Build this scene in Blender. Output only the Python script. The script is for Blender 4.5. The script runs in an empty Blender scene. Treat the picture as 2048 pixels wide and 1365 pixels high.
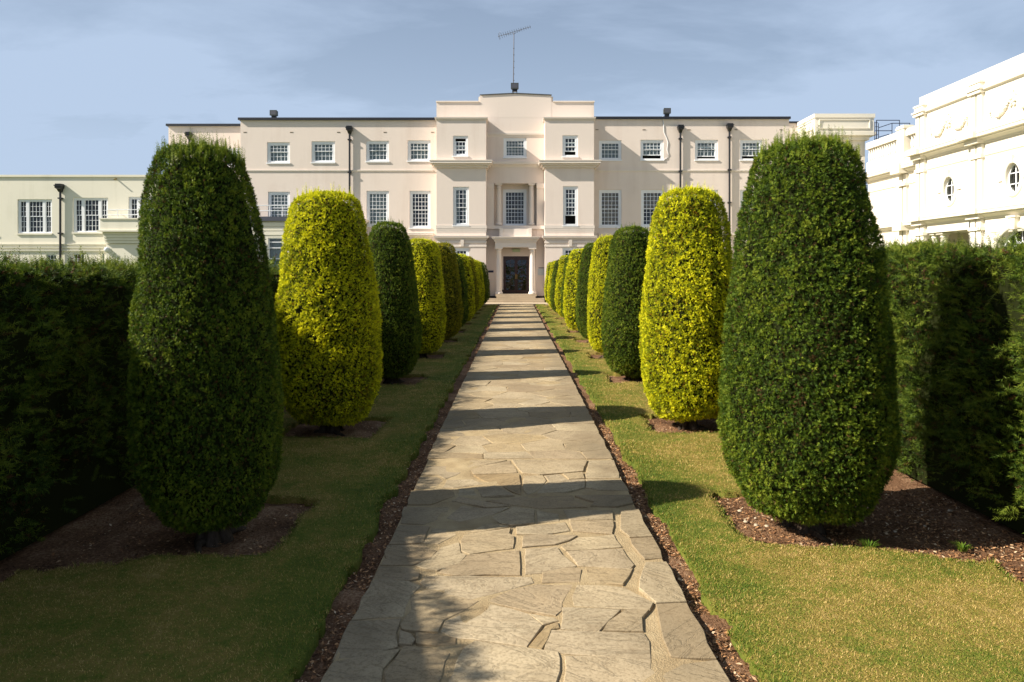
import bpy, math, random
import numpy as np
from mathutils import Vector, Matrix

# ------------------------------------------------------------------ camera, sky, sun, exposure
scn = bpy.context.scene
col = scn.collection
CAMH, FPX, VX, HY = 1.7, 1400.0, 1032.0, 543.0        # eye height (m), focal length, vanishing point of the path
cd = bpy.data.cameras.new('camera'); cam = bpy.data.objects.new('camera', cd); col.objects.link(cam)
cam.location = (0, 0, CAMH); cam.rotation_euler = (math.radians(90), 0, 0)
cd.sensor_width = 36.0; cd.lens = FPX / 2048 * 36
cd.shift_x = -(VX - 1024) / 2048; cd.shift_y = -(682.5 - HY) / 2048
cd.clip_start = 0.05; cd.clip_end = 3000
scn.camera = cam

SUN = Vector((-1.0, -0.26, 0.75)).normalized()          # towards the sun
elev = math.asin(SUN.z); azim = math.atan2(SUN.x, SUN.y)
w = bpy.data.worlds.new('World'); scn.world = w; w.use_nodes = True
nt = w.node_tree; N = nt.nodes; L = nt.links; N.clear()
out = N.new('ShaderNodeOutputWorld'); bg = N.new('ShaderNodeBackground'); bg.inputs['Strength'].default_value = 0.05
sky = N.new('ShaderNodeTexSky'); sky.sky_type = 'NISHITA'; sky.sun_disc = False
sky.sun_elevation = elev; sky.sun_rotation = azim % (2 * math.pi); sky.air_density = 1.0; sky.dust_density = 1.3; sky.ozone_density = 1.0
# thin cirrus: noise laid on a plane high above
tc = N.new('ShaderNodeTexCoord'); sep = N.new('ShaderNodeSeparateXYZ'); L.new(tc.outputs['Generated'], sep.inputs[0])
def wmath(op, a, b=None):
    m = N.new('ShaderNodeMath'); m.operation = op
    for i, v in enumerate((a, b)):
        if v is None: continue
        if isinstance(v, (int, float)): m.inputs[i].default_value = v
        else: L.new(v, m.inputs[i])
    return m.outputs[0]
zz = wmath('ADD', wmath('MAXIMUM', sep.outputs['Z'], 0.0), 0.12)
cmb = N.new('ShaderNodeCombineXYZ')
L.new(wmath('DIVIDE', sep.outputs['X'], zz), cmb.inputs[0]); L.new(wmath('DIVIDE', sep.outputs['Y'], zz), cmb.inputs[1])
mp = N.new('ShaderNodeMapping'); mp.inputs['Rotation'].default_value = (0, 0, math.radians(18)); mp.inputs['Scale'].default_value = (0.75, 1.2, 1)
mp.inputs['Location'].default_value = (3.1, 0.4, 0)
L.new(cmb.outputs[0], mp.inputs[0])
n1 = N.new('ShaderNodeTexNoise'); n1.inputs['Scale'].default_value = 1.15; n1.inputs['Detail'].default_value = 12; n1.inputs['Roughness'].default_value = 0.58; n1.inputs['Distortion'].default_value = 0.35
L.new(mp.outputs[0], n1.inputs['Vector'])
cr = N.new('ShaderNodeValToRGB'); cr.color_ramp.elements[0].position = 0.42; cr.color_ramp.elements[0].color = (0.54, 0.54, 0.54, 1)
cr.color_ramp.elements[1].position = 0.66; cr.color_ramp.elements[1].color = (1, 1, 1, 1)
L.new(n1.outputs['Fac'], cr.inputs[0])
mx = N.new('ShaderNodeMix'); mx.data_type = 'RGBA'
veil = wmath('MINIMUM', wmath('MULTIPLY', cr.outputs[0], wmath('DIVIDE', 0.34, wmath('ADD', wmath('MAXIMUM', sep.outputs['Z'], 0.0), 0.06))), 0.9)   # a thin layer looks denser towards the horizon
L.new(veil, mx.inputs['Factor']); L.new(sky.outputs[0], mx.inputs['A']); mx.inputs['B'].default_value = (5.7, 7.1, 9.3, 1)
L.new(mx.outputs['Result'], bg.inputs['Color']); L.new(bg.outputs[0], out.inputs[0])

sd = bpy.data.lights.new('sun', 'SUN'); sd.energy = 5.0; sd.angle = math.radians(0.53); sd.color = (1.0, 0.93, 0.82)
so = bpy.data.objects.new('sun', sd); col.objects.link(so); so.rotation_euler = SUN.to_track_quat('Z', 'Y').to_euler(); so.location = (-30, -10, 30)
scn.view_settings.view_transform = 'Standard'; scn.view_settings.look = 'None'; scn.view_settings.gamma = 1
scn.view_settings.use_curve_mapping = False
scn.view_settings.exposure = 0.88
scn.cycles.max_bounces = 6; scn.cycles.diffuse_bounces = 3; scn.cycles.transparent_max_bounces = 12

# ------------------------------------------------------------------ helpers
rng = np.random.default_rng(7); random.seed(7)
def wx(px, Y): return (px - VX) * Y / FPX               # photograph measurements -> metres on a plane at distance Y
def wz(py, Y): return CAMH - (py - HY) * Y / FPX
def gp(px, py):                                          # ... and on the ground
    Y = FPX * CAMH / (py - HY); return ((px - VX) * Y / FPX, Y)

def tag(o, label=None, cat=None, group=None, kind=None):
    if label: o['label'] = label
    if cat: o['category'] = cat
    if group: o['group'] = group
    if kind: o['kind'] = kind
    return o
def empty(name, loc=(0, 0, 0), rz=0):
    o = bpy.data.objects.new(name, None); col.objects.link(o); o.location = loc; o.rotation_euler = (0, 0, rz); o.empty_display_size = 0.2
    return o
def link(name, me, parent=None, loc=None):
    o = bpy.data.objects.new(name, me); col.objects.link(o)
    if parent: o.parent = parent
    if loc is not None: o.location = loc
    return o

class MB:
    def __init__(s): s.v = []; s.f = []; s.m = []; s.sm = []
    def add(s, vs, fs, m=0, smooth=False):
        b = len(s.v); s.v += [tuple(v) for v in vs]
        for f in fs: s.f.append([b + i for i in f]); s.m.append(m); s.sm.append(smooth)
    def quad(s, a, b, c, d, m=0): s.add([a, b, c, d], [(0, 1, 2, 3)], m)
    def box(s, x0, x1, y0, y1, z0, z1, m=0):
        s.add([(x0,y0,z0),(x1,y0,z0),(x1,y1,z0),(x0,y1,z0),(x0,y0,z1),(x1,y0,z1),(x1,y1,z1),(x0,y1,z1)],
              [(0,3,2,1),(4,5,6,7),(0,1,5,4),(1,2,6,5),(2,3,7,6),(3,0,4,7)], m)
    def profile_x(s, x0, x1, prof, m=0, ret=0.0):
        """moulding: profile of (y,z) points swept along x; outer ends mitred back by the projection when ret"""
        n = len(prof); ymax = max(p[0] for p in prof)
        a = [(x0 - (ymax - p[0]) * ret, p[0], p[1]) for p in prof]; b = [(x1 + (ymax - p[0]) * ret, p[0], p[1]) for p in prof]
        fs = [(i, (i + 1) % n, n + (i + 1) % n, n + i) for i in range(n)]
        s.add(a + b, fs + [tuple(range(n))[::-1], tuple(range(n, 2 * n))], m)
    def tube(s, pts, r, seg=8, m=0, cap=True):
        pts = [Vector(p) for p in pts]; rs = r if isinstance(r, (list, tuple)) else [r] * len(pts)
        vs = []; 
        for i, p in enumerate(pts):
            d = (pts[min(i + 1, len(pts) - 1)] - pts[max(i - 1, 0)]).normalized()
            u = d.cross(Vector((0, 0, 1)) if abs(d.z) < 0.95 else Vector((1, 0, 0))).normalized(); v = d.cross(u)
            for k in range(seg):
                a = 2 * math.pi * k / seg; vs.append(p + (u * math.cos(a) + v * math.sin(a)) * rs[i])
        fs = []
        for i in range(len(pts) - 1):
            for k in range(seg):
                k2 = (k + 1) % seg; fs.append((i*seg + k, i*seg + k2, (i+1)*seg + k2, (i+1)*seg + k))
        s.add(vs, fs, m, True)
        if cap:
            s.add(vs[:seg], [tuple(range(seg))[::-1]], m); s.add(vs[-seg:], [tuple(range(seg))], m)
    def lathe(s, c, prof, seg=16, m=0):
        vs = []
        for r, z in prof:
            for k in range(seg):
                a = 2 * math.pi * k / seg; vs.append((c[0] + r * math.cos(a), c[1] + r * math.sin(a), c[2] + z))
        fs = []
        for i in range(len(prof) - 1):
            for k in range(seg):
                k2 = (k + 1) % seg; fs.append((i*seg + k, i*seg + k2, (i+1)*seg + k2, (i+1)*seg + k))
        s.add(vs, fs, m, True)
        s.add(vs[-seg:], [tuple(range(seg))], m)
    def mesh(s, name, mats):
        me = bpy.data.meshes.new(name); me.from_pydata(s.v, [], s.f)
        for mt in (mats if isinstance(mats, (list, tuple)) else [mats]): me.materials.append(mt)
        me.polygons.foreach_set('material_index', s.m); me.polygons.foreach_set('use_smooth', s.sm); me.update()
        return me
    def build(s, name, mats, parent=None, loc=None): return link(name, s.mesh(name, mats), parent, loc)

def tri_mesh(name, V, tone, mats, F=None):
    """V: (n,3) vertices, three in a row make a triangle unless F is given; tone: (n,) point attribute"""
    me = bpy.data.meshes.new(name); n = len(V)
    F = np.arange(n, dtype=np.int32).reshape(-1, 3) if F is None else np.asarray(F, np.int32)
    me.vertices.add(n); me.vertices.foreach_set('co', np.ascontiguousarray(V, np.float32).ravel())
    me.loops.add(F.size); me.loops.foreach_set('vertex_index', F.ravel())
    me.polygons.add(len(F)); me.polygons.foreach_set('loop_start', np.arange(0, F.size, F.shape[1], dtype=np.int32))
    me.update(calc_edges=True)
    a = me.attributes.new('tone', 'FLOAT', 'POINT'); a.data.foreach_set('value', np.ascontiguousarray(tone, np.float32))
    for mt in mats: me.materials.append(mt)
    return me

class Waves:                                             # cheap smooth noise
    def __init__(s, wl, n=14, seed=1):
        r = np.random.default_rng(seed); d = r.normal(size=(n, 3)); d /= np.linalg.norm(d, axis=1)[:, None]
        s.k = d * (2 * math.pi / (wl * r.uniform(0.6, 1.6, n)))[:, None]; s.p = r.uniform(0, 6.28, n); s.n = n
    def __call__(s, P): return np.sin(np.asarray(P) @ s.k.T + s.p).sum(1) / math.sqrt(s.n / 2)

# ------------------------------------------------------------------ materials
class NT:
    def __init__(s, name):
        s.mat = bpy.data.materials.new(name); s.mat.use_nodes = True; s.t = s.mat.node_tree; s.t.nodes.clear()
        s.out = s.n('ShaderNodeOutputMaterial')
    def n(s, t, **kw):
        x = s.t.nodes.new(t)
        for k, v in kw.items(): setattr(x, k, v)
        return x
    def l(s, a, b): s.t.links.new(a, b)
    def put(s, inp, v):
        if isinstance(v, (int, float, tuple, list)): inp.default_value = v
        elif v is not None: s.l(v, inp)
    def math(s, op, a, b=0.0, clamp=False):
        m = s.n('ShaderNodeMath', operation=op, use_clamp=clamp); s.put(m.inputs[0], a); s.put(m.inputs[1], b); return m.outputs[0]
    def noise(s, vec, scale, detail=4, rough=0.55, dist=0.0):
        x = s.n('ShaderNodeTexNoise'); s.put(x.inputs['Vector'], vec); x.inputs['Scale'].default_value = scale
        x.inputs['Detail'].default_value = detail; x.inputs['Roughness'].default_value = rough; x.inputs['Distortion'].default_value = dist
        return x.outputs['Fac']
    def ramp(s, fac, stops):
        r = s.n('ShaderNodeValToRGB'); e = r.color_ramp.elements
        while len(e) < len(stops): e.new(0.5)
        for i, (p, c) in enumerate(stops): e[i].position = p; e[i].color = (*c, 1) if len(c) == 3 else c
        s.put(r.inputs[0], fac); return r.outputs[0]
    def mix(s, f, a, b, mode='MIX'):
        m = s.n('ShaderNodeMix', data_type='RGBA', blend_type=mode)
        for i, v in (('Factor', f), ('A', a), ('B', b)):
            if isinstance(v, tuple) and len(v) == 3: v = (*v, 1)
            s.put(m.inputs[i], v)
        return m.outputs['Result']
    def bump(s, h, strength, dist=0.01):
        b = s.n('ShaderNodeBump'); b.inputs['Strength'].default_value = strength; b.inputs['Distance'].default_value = dist; s.put(b.inputs['Height'], h)
        return b.outputs[0]
    def map(s, vec, scale=(1, 1, 1), rot=(0, 0, 0), loc=(0, 0, 0)):
        m = s.n('ShaderNodeMapping'); s.l(vec, m.inputs[0]); s.put(m.inputs['Scale'], scale); s.put(m.inputs['Rotation'], rot); s.put(m.inputs['Location'], loc)
        return m.outputs[0]
    def pos(s): return s.n('ShaderNodeNewGeometry').outputs['Position']
    def obj(s): return s.n('ShaderNodeTexCoord').outputs['Object']
    def attr(s, name='tone'): return s.n('ShaderNodeAttribute', attribute_name=name).outputs['Fac']
    def bsdf(s, color, rough=0.6, spec=0.4, normal=None, metal=0.0):
        p = s.n('ShaderNodeBsdfPrincipled')
        if isinstance(color, tuple) and len(color) == 3: color = (*color, 1)
        s.put(p.inputs['Base Color'], color); s.put(p.inputs['Roughness'], rough); p.inputs['Specular IOR Level'].default_value = spec
        p.inputs['Metallic'].default_value = metal
        if normal is not None: s.l(normal, p.inputs['Normal'])
        return p.outputs[0]
    def done(s, sh): s.l(sh, s.out.inputs['Surface']); return s.mat

def stucco(name, base, dirt=(0.45, 0.38, 0.30), amount=0.35):
    t = NT(name); p = t.pos()
    big = t.noise(p, 0.35, 5, 0.6); streak = t.noise(t.map(p, (1.6, 1.6, 0.12)), 1.0, 5, 0.65); fine = t.noise(p, 9, 4)
    f = t.math('MULTIPLY', t.ramp(t.math('ADD', t.math('MULTIPLY', big, 0.5), t.math('MULTIPLY', streak, 0.5)), [(0.50, (0, 0, 0)), (0.72, (1, 1, 1))]), amount)
    c = t.mix(f, base, dirt)
    c = t.mix(t.math('MULTIPLY', fine, 0.10), c, tuple(x * 0.7 for x in base))
    return t.done(t.bsdf(c, 0.75, 0.25, t.bump(t.noise(p, 40, 3), 0.15, 0.004)))
def plain(name, base, rough=0.5, spec=0.4, var=0.15, scale=6, metal=0.0):
    t = NT(name); n_ = t.noise(t.obj(), scale, 4)
    return t.done(t.bsdf(t.mix(t.math('MULTIPLY', n_, 2 * var), base, tuple(x * 0.55 for x in base)), rough, spec, None, metal))

M = {}
M['wall'] = stucco('cream_stucco', (0.78, 0.67, 0.585), (0.64, 0.52, 0.435), 0.7)
M['annex'] = stucco('annex_stucco', (0.79, 0.74, 0.61), (0.56, 0.52, 0.40), 0.7)
M['ornate'] = stucco('white_stucco', (0.80, 0.74, 0.62), (0.68, 0.58, 0.44), 0.3)
M['trim'] = stucco('trim_paint', (0.78, 0.69, 0.605), (0.62, 0.52, 0.44), 0.5)
M['frame'] = plain('white_paint', (0.82, 0.83, 0.84), 0.35, 0.4, 0.05)
M['roof_edge'] = plain('dark_felt', (0.018, 0.020, 0.030), 0.5, 0.4)
M['roof'] = plain('grey_felt', (0.10, 0.10, 0.10), 0.9, 0.2)
M['pipe'] = plain('black_iron', (0.012, 0.012, 0.014), 0.35, 0.5)
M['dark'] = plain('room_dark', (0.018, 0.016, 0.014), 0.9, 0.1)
M['lead'] = plain('lead_sheet', (0.07, 0.075, 0.10), 0.55, 0.4)
M['brown'] = plain('varnished_wood', (0.045, 0.013, 0.008), 0.3, 0.5, 0.3, 20)
M['plinth'] = plain('black_plinth', (0.012, 0.012, 0.014), 0.6, 0.3)
M['steel'] = plain('aluminium', (0.16, 0.15, 0.16), 0.4, 0.5, 0.2, 20, 0.7)
M['lamp_body'] = plain('grey_lamp_body', (0.06, 0.065, 0.06), 0.5, 0.4)
M['brass'] = plain('brass', (0.5, 0.36, 0.12), 0.35, 0.5, 0.1, 20, 0.8)
M['sign_dark'] = plain('dark_sign', (0.02, 0.02, 0.06), 0.4, 0.4)
M['sign_pale'] = plain('pale_notice', (0.55, 0.60, 0.60), 0.4, 0.4)
M['exit'] = plain('pale_green_plastic', (0.50, 0.60, 0.36), 0.4, 0.4)
M['bluerail'] = plain('dark_blue_paint', (0.012, 0.018, 0.045), 0.4, 0.4)
M['stain'] = plain('vent_slot', (0.42, 0.33, 0.24), 0.9, 0.1)
def curtain_mat(name, c):
    t = NT(name); p = t.obj()
    return t.done(t.bsdf(t.mix(t.noise(t.map(p, (14, 1, 0.6)), 1, 3), c, tuple(x * 0.6 for x in c)), 0.9, 0.1))
M['net'] = curtain_mat('net_curtain', (0.30, 0.335, 0.33)); M['blind'] = curtain_mat('beige_curtain', (0.30, 0.23, 0.17))
def glass_mat():
    t = NT('window_glass'); tr = t.n('ShaderNodeBsdfTransparent'); tr.inputs[0].default_value = (0.80, 0.86, 0.86, 1)
    gl = t.n('ShaderNodeBsdfGlossy'); gl.inputs['Roughness'].default_value = 0.02; gl.inputs[0].default_value = (0.9, 0.95, 1, 1)
    b = t.bump(t.noise(t.pos(), 2.2, 2), 0.25, 0.05); t.l(b, gl.inputs['Normal'])
    m = t.n('ShaderNodeMixShader'); m.inputs[0].default_value = 0.05; t.l(tr.outputs[0], m.inputs[1]); t.l(gl.outputs[0], m.inputs[2])
    return t.done(m.outputs[0])
M['glass'] = glass_mat()

def foliage(name, dark, mid, light, dead, var_scale=1.2):
    t = NT(name); a = t.attr(); p = t.obj(); rnd = t.n('ShaderNodeObjectInfo').outputs['Random']
    off = t.n('ShaderNodeCombineXYZ'); t.l(t.math('MULTIPLY', rnd, 40), off.inputs[0])
    vm = t.n('ShaderNodeVectorMath', operation='ADD'); t.l(p, vm.inputs[0]); t.l(off.outputs[0], vm.inputs[1]); q = vm.outputs[0]
    patch = t.math('MULTIPLY', t.math('SUBTRACT', t.noise(q, var_scale * 1.6, 4), 0.5), 1.05)
    fine = t.math('MULTIPLY', t.math('SUBTRACT', t.noise(q, 14, 2), 0.5), 0.45)
    f = t.math('ADD', t.math('ADD', a, patch), fine)
    c = t.ramp(f, [(0.0, dead), (0.07, dark), (0.30, dark), (0.55, mid), (0.95, light)])
    p1 = t.bsdf(c, 0.6, 0.15)
    tr = t.n('ShaderNodeBsdfTranslucent'); t.l(c, tr.inputs[0])
    m = t.n('ShaderNodeMixShader'); m.inputs[0].default_value = 0.28; t.l(p1, m.inputs[1]); t.l(tr.outputs[0], m.inputs[2])
    return t.done(m.outputs[0])
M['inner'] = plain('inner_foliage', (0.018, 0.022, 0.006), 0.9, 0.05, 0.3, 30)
M['green'] = foliage('green_yew', (0.034, 0.066, 0.007), (0.095, 0.152, 0.011), (0.21, 0.25, 0.020), (0.10, 0.055, 0.018))
M['gold'] = foliage('golden_yew', (0.17, 0.21, 0.008), (0.58, 0.58, 0.012), (0.88, 0.82, 0.022), (0.34, 0.20, 0.015))
M['olive'] = foliage('olive_yew', (0.09, 0.11, 0.008), (0.26, 0.25, 0.012), (0.46, 0.39, 0.016), (0.16, 0.09, 0.015))
M['hedge'] = foliage('hedge_yew', (0.024, 0.048, 0.007), (0.080, 0.130, 0.012), (0.20, 0.235, 0.026), (0.10, 0.045, 0.018))
M['twig'] = plain('twig', (0.030, 0.022, 0.013), 0.9, 0.1, 0.3, 30)
def bark():
    t = NT('bark'); p = t.obj(); n_ = t.noise(t.map(p, (12, 12, 2)), 2, 6, 0.7)
    return t.done(t.bsdf(t.ramp(n_, [(0.3, (0.025, 0.017, 0.011)), (0.7, (0.10, 0.072, 0.05))]), 0.85, 0.2, t.bump(n_, 0.8, 0.02)))
M['bark'] = bark()

def lawn_color(t):
    p = t.pos(); s = t.n('ShaderNodeSeparateXYZ'); t.l(p, s.inputs[0]); ax = t.math('ABSOLUTE', s.outputs[0])
    edge = t.ramp(t.math('DIVIDE', t.math('SUBTRACT', ax, 0.95), 1.0), [(0.10, (0, 0, 0)), (0.55, (1, 1, 1))])
    big = t.noise(p, 1.3, 3, 0.6); mid = t.noise(p, 6, 4, 0.7); fine = t.noise(p, 26, 5, 0.8)
    f = t.math('ADD', t.math('MULTIPLY', big, 1.0), t.math('MULTIPLY', mid, 0.85))
    f = t.math('ADD', f, t.math('MULTIPLY', edge, 0.20)); f = t.math('ADD', f, t.math('MULTIPLY', fine, 0.95))
    return t, p, f
def lawn_mat(name, blades):
    t, p, f = lawn_color(NT(name))
    if blades: f = t.math('ADD', f, t.math('MULTIPLY', t.math('SUBTRACT', t.attr(), 0.5), 1.0))
    c = t.ramp(t.math('MULTIPLY', f, 0.485), [(0.50, (0.072, 0.140, 0.010)), (0.68, (0.190, 0.240, 0.021)), (0.82, (0.42, 0.30, 0.063)), (0.98, (0.66, 0.47, 0.17))])
    if blades:
        a = t.bsdf(c, 0.6, 0.25); tr = t.n('ShaderNodeBsdfTranslucent'); t.l(c, tr.inputs[0]); m = t.n('ShaderNodeMixShader'); m.inputs[0].default_value = 0.25
        t.l(a, m.inputs[1]); t.l(tr.outputs[0], m.inputs[2]); return t.done(m.outputs[0])
    c = t.mix(0.5, c, (0.075, 0.065, 0.025))
    return t.done(t.bsdf(c, 0.9, 0.1, t.bump(t.noise(p, 90, 3), 0.9, 0.02)))
M['lawn'] = lawn_mat('lawn_turf', False); M['blade'] = lawn_mat('grass_blades', True)
def soil():
    t = NT('soil'); p = t.pos(); n1 = t.noise(p, 3, 5, 0.6); n2 = t.noise(p, 60, 4, 0.7)
    c = t.ramp(t.math('ADD', t.math('MULTIPLY', n1, 0.45), t.math('MULTIPLY', n2, 0.55)), [(0.34, (0.055, 0.030, 0.017)), (0.50, (0.22, 0.115, 0.060)), (0.64, (0.46, 0.29, 0.17))])
    return t.done(t.bsdf(c, 0.95, 0.1, t.bump(n2, 1.0, 0.03)))
M['soil'] = soil()
def litter():
    t = NT('leaf_litter'); return t.done(t.bsdf(t.ramp(t.attr(), [(0.0, (0.05, 0.022, 0.012)), (0.5, (0.26, 0.12, 0.05)), (0.85, (0.50, 0.27, 0.12)), (1.0, (0.62, 0.47, 0.30))]), 0.8, 0.2))
M['litter'] = litter()
def far_ground():
    t = NT('far_ground'); p = t.pos(); return t.done(t.bsdf(t.ramp(t.noise(p, 0.2, 6, 0.65), [(0.35, (0.07, 0.10, 0.025)), (0.65, (0.17, 0.17, 0.05))]), 0.95, 0.1))
M['far'] = far_ground()
def flag():
    t = NT('york_stone'); a = t.attr(); p = t.pos()
    rot = t.n('ShaderNodeCombineXYZ'); t.l(t.math('MULTIPLY', t.math('SUBTRACT', a, 0.5), 1.6), rot.inputs[2])
    loc = t.n('ShaderNodeCombineXYZ'); t.l(t.math('MULTIPLY', a, 91), loc.inputs[0]); t.l(t.math('MULTIPLY', a, 57), loc.inputs[2])
    q = t.map(p, (1, 1, 1), rot.outputs[0], loc.outputs[0])
    layer = t.noise(t.map(q, (1.2, 3.6, 1)), 1.6, 9, 0.60, 1.6)
    ridge = t.math('MULTIPLY', t.math('ABSOLUTE', t.math('SUBTRACT', layer, 0.5)), 6, True)
    mott = t.noise(q, 5, 6, 0.65); fine = t.noise(q, 60, 4, 0.7)
    grey = t.noise(p, 1.7, 4, 0.55); s = t.n('ShaderNodeSeparateXYZ'); t.l(p, s.inputs[0])
    rim = t.ramp(t.math('ABSOLUTE', t.math('SUBTRACT', s.outputs[0], 0.035)), [(0.45, (0, 0, 0)), (0.72, (0.6, 0.6, 0.6))])
    g = t.math('ADD', t.math('MULTIPLY', t.ramp(grey, [(0.45, (0, 0, 0)), (0.7, (1, 1, 1))]), 0.55), rim, True)
    c = t.ramp(t.math('ADD', t.math('MULTIPLY', mott, 0.6), t.math('MULTIPLY', a, 0.45)), [(0.25, (0.30, 0.205, 0.095)), (0.55, (0.43, 0.315, 0.165)), (0.85, (0.55, 0.43, 0.26))])
    b2 = t.math('FRACT', t.math('MULTIPLY', a, 7.31)); c = t.mix(t.math('MULTIPLY', b2, 0.75), c, (0.30, 0.215, 0.13)); b3 = t.math('FRACT', t.math('MULTIPLY', a, 23.7)); c = t.mix(t.math('MULTIPLY', b3, 0.5), c, (0.58, 0.49, 0.33))
    c = t.mix(g, c, (0.25, 0.195, 0.12))
    c = t.mix(t.math('MULTIPLY', t.ramp(ridge, [(0.0, (1, 1, 1)), (0.09, (0, 0, 0))]), 0.34), c, (0.10, 0.072, 0.04))
    c = t.mix(t.math('MULTIPLY', t.ramp(fine, [(0.36, (1, 1, 1)), (0.54, (0, 0, 0))]), 0.50), c, (0.16, 0.115, 0.06))
    blot = t.noise(q, 2.3, 5, 0.7); c = t.mix(t.math('MULTIPLY', t.ramp(blot, [(0.50, (0, 0, 0)), (0.68, (1, 1, 1))]), 0.45), c, (0.21, 0.15, 0.085))
    h = t.math('ADD', t.math('MULTIPLY', layer, 0.55), t.math('ADD', t.math('MULTIPLY', t.ramp(ridge, [(0, (0, 0, 0)), (0.2, (1, 1, 1))]), 0.12), t.math('MULTIPLY', fine, 0.12)))
    return t.done(t.bsdf(c, 0.8, 0.2, t.bump(h, 0.7, 0.022)))
M['flag'] = flag()
def mortar():
    t = NT('mortar'); p = t.pos(); n1 = t.noise(p, 5, 5, 0.6); n2 = t.noise(p, 120, 3, 0.7)
    c = t.ramp(t.math('ADD', t.math('MULTIPLY', n1, 0.6), t.math('MULTIPLY', n2, 0.4)), [(0.35, (0.31, 0.22, 0.115)), (0.65, (0.50, 0.385, 0.22))])
    return t.done(t.bsdf(c, 0.9, 0.15, t.bump(t.math('ADD', t.math('MULTIPLY', n1, 2), n2), 0.6, 0.02)))
M['mortar'] = mortar()
M['step'] = stucco('step_stone', (0.46, 0.37, 0.26), (0.24, 0.18, 0.12), 0.7)

# ------------------------------------------------------------------ ground
PX0, PX1 = -0.815, 0.885                                  # path edges
b = MB(); b.quad((-700, -300, -0.12), (700, -300, -0.12), (700, 1200, -0.12), (-700, 1200, -0.12))
tag(b.build('ground', M['far']), kind='structure')
RY = [4.75, 7.85, 11.2, 14.2, 17.2, 19.9, 22.7, 25.4, 28.1, 30.8, 33.4, 35.6]
LY = [4.6, 7.65, 11.0, 14.2, 17.2, 19.9, 22.7, 25.4, 28.1, 30.8, 33.4, 35.6]
edge_n = Waves(0.35, 16, 3); edge_n2 = Waves(0.09, 16, 4)
# soil sheet with small lumps
ys = [-2.0]
while ys[-1] < 38.5: ys.append(ys[-1] + max(0.045, 0.012 * max(ys[-1], 0)))
xs = np.arange(-4.2, 4.21, 0.06); ys = np.array(ys)
X, Y = np.meshgrid(xs, ys); P = np.stack([X.ravel(), Y.ravel(), 0 * X.ravel()], 1)
P[:, 2] = -0.055 + 0.008 * Waves(0.5, 14, 5)(P) * 1.0 + 0.005 * Waves(0.14, 14, 6)(P)
nx, ny = len(xs), len(ys)
ii = (np.arange(ny - 1)[:, None] * nx + np.arange(nx - 1)[None]).ravel()
F = np.stack([ii, ii + 1, ii + 1 + nx, ii + nx], 1)
tag(link('soil', tri_mesh('soil', P, np.zeros(len(P)), [M['soil']], F)), kind='structure')

def grass_mask(x, y):
    """True where turf grows"""
    P = np.stack([x, y, 0 * x], 1); j = 0.016 * edge_n(P) + 0.012 * edge_n2(P); j2 = 0.03 * edge_n(P[:, [1, 0, 2]])
    ok = np.zeros(len(x), bool)
    ok |= (x > PX1 + 0.125 + j) & (x < 2.80 + j2)
    ok |= (x < PX0 - 0.125 + j) & (x > -2.84 + j2)
    ok &= (y < 36.2) & (y > -1.5)
    for side, Ys in ((1, RY), (-1, LY)):
        for k, ty in enumerate(Ys):
            outer = 3.4 if k == 0 else 2.46
            ax = x * side
            f0, f1 = (0.38, 0.66) if k == 0 else (0.42, 0.50)
            y0 = ty - f0 - (0.25 * np.clip((ax - 1.9), 0, 1) if k == 0 else 0)
            ok &= ~((ax > 1.49 + j) & (ax < outer + j) & (y > y0 + j) & (y < ty + f1 + j))
    return ok
# lawn: raised turf with a cut edge
ysl = [-1.5]
while ysl[-1] < 36.3: ysl.append(ysl[-1] + max(0.03, 0.0075 * max(ysl[-1], 0)))
ysl = np.array(ysl)
for side in (1, -1):
    xs = np.arange(0.90, 2.96, 0.03) * side
    X, Y = np.meshgrid(xs, ysl); nx, ny = len(xs), len(ysl)
    P = np.stack([X.ravel(), Y.ravel(), 0 * X.ravel()], 1); P[:, 2] = -0.004 + 0.006 * Waves(0.6, 14, 8)(P)
    ok = grass_mask(P[:, 0], P[:, 1])
    ii = (np.arange(ny - 1)[:, None] * nx + np.arange(nx - 1)[None]).ravel()
    q = np.stack([ii, ii + 1, ii + 1 + nx, ii + nx], 1); q = q[ok[q].all(1)]
    if side < 0: q = q[:, ::-1]
    used = np.unique(q); low = P.copy(); low[:, 2] = -0.075
    e = np.concatenate([q[:, [0, 1]], q[:, [1, 2]], q[:, [2, 3]], q[:, [3, 0]]]); key = np.sort(e, 1)
    _, inv, cnt = np.unique(key, axis=0, return_inverse=True, return_counts=True); be = e[cnt[inv.ravel()] == 1]
    n = len(P); sk = np.stack([be[:, 1], be[:, 0], be[:, 0] + n, be[:, 1] + n], 1)
    V = np.concatenate([P, low]); allf = np.concatenate([q, sk]); u, re = np.unique(allf, return_inverse=True)
    o = link('lawn', tri_mesh('lawn', V[u], np.zeros(len(u)), [M['lawn']], re.reshape(-1, 4))); tag(o, kind='structure')

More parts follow.
